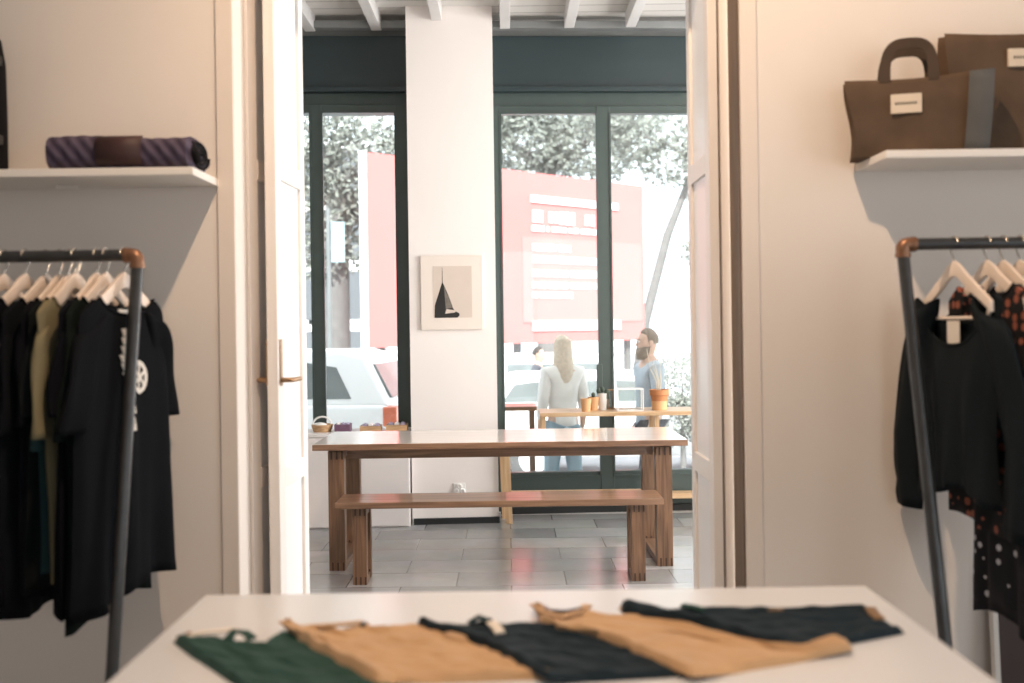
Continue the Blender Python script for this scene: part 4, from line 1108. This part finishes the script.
# vehicles -----------------------------------------------------------
def car(name, label, loc, rotz, prof, cabin, width, wheels, wheel_r, glass, extras=None):
    """local x: length (rear at 0), y: width, z up. prof: side outline of body; cabin: greenhouse outline"""
    t = thing(name, label, 'car' if name == 'car' else 'van', loc, rotz)
    w2 = width/2
    m_ = MB(); fn = lambda p, q, d: (p, d*(1 - .0*q), q)
    m_.prism(prof, fn, -w2, w2); m_.build('body', M['carpaint'], t, True, .05, seg=3)
    m_ = MB(); zc = min(q for p_, q in cabin)
    fn2 = lambda p_, q, d: (p_, d*(1 - .22*(q-zc)), q)
    m_.prism(cabin, fn2, -w2*.97, w2*.97); m_.build('cabin', M['carpaint'], t, True, .04, seg=3)
    for g in glass:
        for sg in (-1, 1):
            m_ = MB(); m_.loft([[(p_, sg*(w2*.97*(1-.22*(q-zc)) + e), q) for p_, q in g] for e in (-.004, .006)]); m_.build('side_window', M['carglass'], t)
    for wx in wheels:
        for sg in (-1, 1):
            m_ = MB(); 
            m_.loft([[(wx + r*math.cos(2*PI*k/28), sg*y, wheel_r + r*math.sin(2*PI*k/28)) for k in range(28)] for r, y in ((wheel_r*.6, w2-.20), (wheel_r, w2-.18), (wheel_r, w2+.0), (wheel_r*.9, w2+.02), (wheel_r*.62, w2+.018), (wheel_r*.58, w2+.0))])
            wl = m_.build('wheel', M['tyre'], t, True)
            m_ = MB(); m_.loft([[(wx + r*math.cos(2*PI*k/20), sg*y, wheel_r + r*math.sin(2*PI*k/20)) for k in range(20)] for r, y in ((wheel_r*.6, w2-.02), (wheel_r*.6, w2+.012), (wheel_r*.2, w2+.022), (.01, w2+.022))]); m_.build('hub_cap', M['hub'], wl, True)
    if extras: extras(t, w2)
    return t
suv_prof = [(0,.34),(.02,.95),(.10,1.02),(2.8,1.02),(3.9,.90),(4.3,.78),(4.35,.34)]
suv_cab = [(.06,1.0),(.34,1.50),(.6,1.56),(2.2,1.56),(2.55,1.50),(3.05,1.0)]
suv_gl = [[(.45,1.08),(.62,1.40),(1.0,1.46),(1.05,1.08)],[(1.12,1.08),(1.12,1.46),(1.85,1.46),(1.90,1.08)],[(1.98,1.08),(1.94,1.46),(2.3,1.44),(2.75,1.08)]]
def rear_bits(t, w2):
    for sg in (-1, 1):
        m_ = MB(); m_.box((-.025, sg*(w2-.10)-.10, .80), (.12, sg*(w2-.10)+.105, 1.00)); m_.build('tail_light', M['tail'], t, False, .015)
    m_ = MB(); m_.loft([[(x, y, z) for x, y, z in ((.10+.0-e, -w2*.72, 1.08), (.10-e, w2*.72, 1.08), (.30-e, w2*.62, 1.42), (.30-e, -w2*.62, 1.42))] for e in (0, .03)]); m_.build('rear_window', M['carglass'], t)
    m_ = MB(); m_.box((-.05, -w2*.95, .38), (.1, w2*.95, .52)); m_.build('bumper', M['dark'], t, False, .02)
    m_ = MB(); m_.box((-.03, -.26, .62), (-.005, .26, .74)); m_.build('number_plate', M['hub'], t)
p = at(397, 420, 10.0)
car('car', 'white parked car with red tail light beyond the narrower window', (p.x+.06, 10.9, GP), R(180-6), suv_prof, suv_cab, 1.74, (.75, 3.4), .32, suv_gl, rear_bits)
p = at(486, 470, 13.1)
car('car', 'white parked car beyond the glazed doors, seen from its side', (p.x-.2, p.y+.8, GR), R(-2), suv_prof[:], [(a, 1.0+(b_-1.0)*.72) for a, b_ in suv_cab], 1.70, (.85, 3.45), .32, [[(a, 1.02+(b_-1.02)*.72) for a, b_ in g] for g in suv_gl], rear_bits)
van_prof = [(0,.4),(0,1.25),(.05,1.3),(4.3,1.3),(4.9,1.15),(5.0,.4)]
van_cab = [(.02,1.28),(.06,2.0),(.15,2.06),(3.6,2.06),(3.8,2.0),(4.35,1.28)]
p = at(500, 380, 18.5)
car('van', 'white van parked farther off in front of the red hoarding', (p.x-1.0, 17.7, GR), 0, van_prof, van_cab, 1.8, (.9, 4.0), .34, [[(.3,1.4),(.3,1.85),(1.3,1.85),(1.3,1.4)],[(1.45,1.4),(1.45,1.85),(2.5,1.85),(2.5,1.4)],[(2.65,1.4),(2.65,1.85),(3.55,1.85),(3.95,1.4)]]).scale = (.78, .78, .76)

# red hoarding with white lettering bars
def hoarding():
    A = at(368, 348, 18.0); B = at(645, 347, 23.0)
    zA = at(364, 152, 18.0).z; z0 = A.z
    dx = Vector((B.x-A.x, B.y-A.y)); L = dx.length; ang = math.atan2(dx.y, dx.x)
    h_ = zA - z0
    t = thing('hoarding', 'large red hoarding with white lettering across the street', 'sign', (A.x, A.y, GR), ang)
    zb_ = z0 - GR
    MB().box((0, 0, zb_), (L, .12, zb_+h_)).build('board', M['hoard'], t)
    MB().box((L*.50, -.015, zb_+h_*.12), (L*.985, .0, zb_+h_*.62)).build('pale_panel', M['hoard_l'], t)
    MB().box((-.06, -.03, zb_-.02), (0, .13, zb_+h_+.02)).build('edge_post', M['hoard_w'], t)
    for x in (.4, L*.5, L-.4): MB().box((x-.06, .13, 0), (x+.06, .25, zb_+h_*.9)).build('post', M['bark'], t)
    def row(px0, px1, py, hh, words):
        # lettering bars placed on the board, from px0..px1 at height py of the photograph
        def u_of(px, py_):
            a, b_ = off(px, py_); a /= F
            # intersect with board line
            c, s = math.cos(ang), math.sin(ang)
            u = (a*A.y - A.x) / (c - a*s); D = A.y + u*s
            return u, H - b_/F*D - GR
        u0, zc = u_of(px0, py); u1, _ = u_of(px1, py)
        m_ = MB(); random.seed(int(px0*7+py)); u = u0
        for wl in words:
            for k in range(wl):
                cw_ = hh*.62
                if u > u1: break
                hk = hh*random.uniform(.85, 1.05)
                m_.box((u, -.03, zc-hk/2), (u+cw_*.72, -.016, zc+hk/2)); u += cw_
            u += hh*.55
        m_.build('lettering', M['hoard_w'], t)
    def bar(px0, px1, py0, py1):
        def u_of(px, py_):
            a, b_ = off(px, py_); a /= F; c, s = math.cos(ang), math.sin(ang)
            u = (a*A.y - A.x) / (c - a*s); return u, H - b_/F*(A.y + u*s) - GR
        u0, za = u_of(px0, py0); u1, _ = u_of(px1, py0); _, zb2 = u_of(px0, py1)
        MB().box((u0, -.03, zb2), (u1, -.016, za)).build('white_strip', M['hoard_w'], t)
    bar(530, 617, 195, 202)
    row(532, 600, 216, .26, (2, 5, 0, 2, 5, 4)); row(531, 600, 228, .12, (5, 1, 6, 4, 7, 3, 8, 4, 6))
    row(532, 570, 247, .14, (8, 7)); row(532, 600, 259, .14, (30,)); row(532, 600, 273, .14, (12, 16, 9)); row(532, 600, 285, .13, (5, 7, 8, 14)); row(532, 570, 295, .12, (2, 13))
    bar(532, 620, 321, 331)
hoarding()
# banner
p = at(331, 222, 14.5); q = at(345, 262, 14.5)
bn = thing('street_banner', 'pale blue banner hanging from a pole across the street', 'banner', ((p.x+q.x)/2, 14.5, GR))
MB().box((-(q.x-p.x)/2, -.01, q.z-GR), ((q.x-p.x)/2, .01, p.z-GR)).build('cloth', M['banner'], bn)
m_ = MB(); m_.tube([(-(q.x-p.x)/2-.04, 0, 0), (-(q.x-p.x)/2-.04, 0, p.z-GR+.2)], .03, 10); m_.build('pole', M['steel'], bn, True)
# building far behind
def building(name, label, px0, px1, pyt, D, rows, cols):
    p0 = at(px0, pyt, D); p1 = at(px1, pyt, D); w_ = p1.x-p0.x; h_ = p0.z-GR
    t = thing(name, label, 'building', (p0.x, D, GR))
    MB().box((0, 0, 0), (w_, 6, h_)).build('wall', M['facade'], t)
    MB().box((-.2, -.25, h_), (w_+.2, 6.2, h_+.25)).build('cornice', M['hoard_w'], t)
    for r_ in range(rows):
        for c_ in range(cols):
            x = w_*(c_+.5)/cols; z = h_*(r_+.55)/rows
            f_ = MB().box((x-.62, -.04, z-.95), (x+.62, .0, z+.95)).build('window', M['hoard_w'], t)
            MB().box((-.5+x, -.06, z-.82), (.5+x, -.041, z+.82)).build('pane', M['facwin'], f_)
    for r_ in range(1, rows): MB().box((0, -.08, h_*r_/rows-.08), (w_, -.0, h_*r_/rows+.08)).build('string_course', M['hoard_w'], t)
building('apartment_building', 'pale grey apartment building behind the tree beyond the narrower window', 285, 364, 150, 34, 4, 3)
# trees
def tree(name, label, x, y, z0, trunk_h, clusters, n_leaf, size, seed, trunk_r=.18, lean=(0, 0)):
    t = thing(name, label, 'tree' if name == 'tree' else 'shrub', (x, y, z0))
    rnd = random.Random(seed)
    m_ = MB(); top = (lean[0], lean[1], trunk_h)
    m_.tube([(0,0,0), (lean[0]*.2, 0, trunk_h*.35), (lean[0]*.55, lean[1]*.5, trunk_h*.7), top], [trunk_r*1.2, trunk_r, trunk_r*.85, trunk_r*.6], 12)
    m_.build('trunk', M['bark'], t, True)
    for (cx, cy, cz, rx, ry, rz) in clusters[:5]:
        m_ = MB(); m_.tube([top, ((top[0]+cx)/2, (top[1]+cy)/2, (top[2]+cz)/2 + .1), (cx, cy, cz)], [trunk_r*.5, trunk_r*.35, trunk_r*.15], 8); m_.build('branch', M['bark'], t, True)
    verts = []; faces = []
    tot = sum(c_[3]*c_[5] for c_ in clusters)
    for (cx, cy, cz, rx, ry, rz) in clusters:
        for _ in range(int(3 * n_leaf * rx*rz / tot)):
            th = rnd.uniform(0, 2*PI); ph = math.acos(rnd.uniform(-1, 1)); rr = rnd.uniform(.25, 1)**.5
            c_ = Vector((cx + rx*rr*math.sin(ph)*math.cos(th), cy + ry*rr*math.sin(ph)*math.sin(th), cz + rz*rr*math.cos(ph)))
            a = Vector((rnd.gauss(0,1), rnd.gauss(0,1), rnd.gauss(0,1))).normalized(); b_ = a.orthogonal().normalized(); s_ = .58*size*rnd.uniform(.6, 1.4)
            i = len(verts); verts += [c_ - a*s_, c_ + b_*s_*.5, c_ + a*s_, c_ - b_*s_*.5]; faces.append((i, i+1, i+2, i+3))
    me = bpy.data.meshes.new('crown'); me.from_pydata(verts, [], faces); me.materials.append(M['leaves'])
    o = bpy.data.objects.new('crown', me); COL.objects.link(o); o.parent = t
    return t
p = at(336, 300, 20); tree('tree', 'broad tree with thick grey trunk beyond the narrower window', p.x, 20, GR, 5.0,
    [(-.2,0,4.2,.9,.8,1.3),(.5,.3,5.3,1.2,1,1.2),(1.4,.2,5.6,.7,.8,.6),(-.6,0,6.2,1.2,1,1.1),(.9,0,3.4,.45,.5,1.0)], 2600, .11, 4, .26, (.1, 0))
p = at(545, 150, 26); tree('tree', 'leafy tree rising behind the red hoarding near the white column', p.x*31/26, 31, GR, 5.6,
    [(-.6,0,6.4,1.6,1,1.0),(1.2,0,6.2,1.5,1,.9),(.3,.3,7.4,1.9,1,.9),(-1.8,0,7.2,1.3,1,1.1),(2.4,0,7.3,1.1,1,.8)], 4200, .13, 7, .25).scale = (1.2, 1.2, 1.2)
p = at(632, 300, 25.5); tree('tree', 'slanting tree with sparse leaves beyond the far end of the hoarding', p.x, 25.5, GR, 6.2,
    [(1.0,0,6.2,.9,.8,.7),(1.9,0,6.9,.9,.8,.8),(.2,0,6.9,.9,.8,.7),(1.9,0,5.4,.5,.6,.5),(1.7,0,3.9,.5,.4,.4),(-.6,0,7.3,.9,.8,.6)], 1500, .12, 9, .13, (1.7, 0))
p = at(678, 370, 12.2); tree('shrub', 'pale green shrub on the pavement beyond the bearded person', p.x+.05, 12.2, GR, .8,
    [(0,0,1.35,.42,.35,.42),(-.1,0,.9,.35,.3,.35),(.25,0,.9,.35,.3,.35)], 900, .05, 12, .04)

# ================================================================== LIGHT
w = bpy.data.worlds.new('overcast_sky'); scene.world = w; w.use_nodes = True
nt = w.node_tree; bg = nt.nodes['Background']
tc = nt.nodes.new('ShaderNodeTexCoord'); n = nt.nodes.new('ShaderNodeTexNoise'); n.inputs['Scale'].default_value = 2.0
mx = nt.nodes.new('ShaderNodeMix'); mx.data_type = 'RGBA'; mx.inputs[6].default_value = (0.84, 0.93, 1.0, 1); mx.inputs[7].default_value = (.90, .96, 1, 1)
nt.links.new(tc.outputs['Generated'], n.inputs['Vector']); nt.links.new(n.outputs['Fac'], mx.inputs[0]); nt.links.new(mx.outputs[2], bg.inputs['Color'])
bg.inputs['Strength'].default_value = 2.75

def light(name, kind, loc, energy, col, **kw):
    l = bpy.data.lights.new(name, kind); l.energy = energy; l.color = col
    for k, v in kw.items(): setattr(l, k, v)
    o = bpy.data.objects.new(name, l); COL.objects.link(o); o.location = loc
    return o
s_ = light('sun', 'SUN', (0, -5, 20), 10.0, (1, .98, .95), angle=R(2))
s_.rotation_euler = (R(42), 0, 0)                              # from behind the shop, onto the street
sp = light('ceiling_spot', 'SPOT', (.05, 1.84, 4.16), 310, (1.0, .70, .47), shadow_soft_size=.05, spot_size=R(132), spot_blend=.8)
sp.rotation_euler = (R(30), 0, R(-24))                              # a track spot aimed at the partition wall
a = light('side_window_daylight', 'AREA', (FX1+.12, (DW+.5+7.3)/2, 2.05), 285, (1.0, .955, .915), shape='RECTANGLE', size=2.7, size_y=3.4)
a.rotation_euler = (0, R(90), 0)                               # daylight entering the far room's side window
def portal(name, loc, rot, sx, sy):
    o = light(name, 'AREA', loc, 1, (1,1,1), shape='RECTANGLE', size=sx, size_y=sy); o.rotation_euler = rot
    o.data.cycles.is_portal = True
portal('rear_portal', (1.95, NY0-.1, 1.7), (R(90), 0, 0), 1.9, 2.4)
portal('east_portal', (NX1+.1, .75, 1.75), (0, R(90), 0), 2.1, 2.3)
portal('front_portal', (0, D0+.3, 1.6), (R(-90), 0, 0), 7.4, 3.2)

# ================================================================== CAMERA
cd = bpy.data.cameras.new('camera'); cam = bpy.data.objects.new('camera', cd); COL.objects.link(cam)
cd.sensor_width = 36.0; cd.sensor_fit = 'HORIZONTAL'; cd.lens = F / 1024 * 36.0
cd.shift_x = (512 - PPX) / 1024; cd.shift_y = (PPY - 341.5) / 1024
cd.clip_start = .05; cd.clip_end = 300
c, s = math.cos(ROLL), math.sin(ROLL)
cam.matrix_world = Matrix(((c, s, 0, 0), (0, 0, -1, 0), (-s, c, 0, H), (0, 0, 0, 1)))
cd.dof.use_dof = True; cd.dof.focus_distance = 5.8; cd.dof.aperture_fstop = 1.7
scene.camera = cam
vs = scene.view_settings
vs.view_transform = 'Standard'; vs.look = 'None'; vs.gamma = 1; vs.exposure = 0; vs.use_curve_mapping = False
try:
    scene.cycles.use_denoising = True; scene.cycles.max_bounces = 10; scene.cycles.diffuse_bounces = 5; scene.cycles.transparent_max_bounces = 16
    scene.cycles.sample_clamp_indirect = 8
except Exception: pass
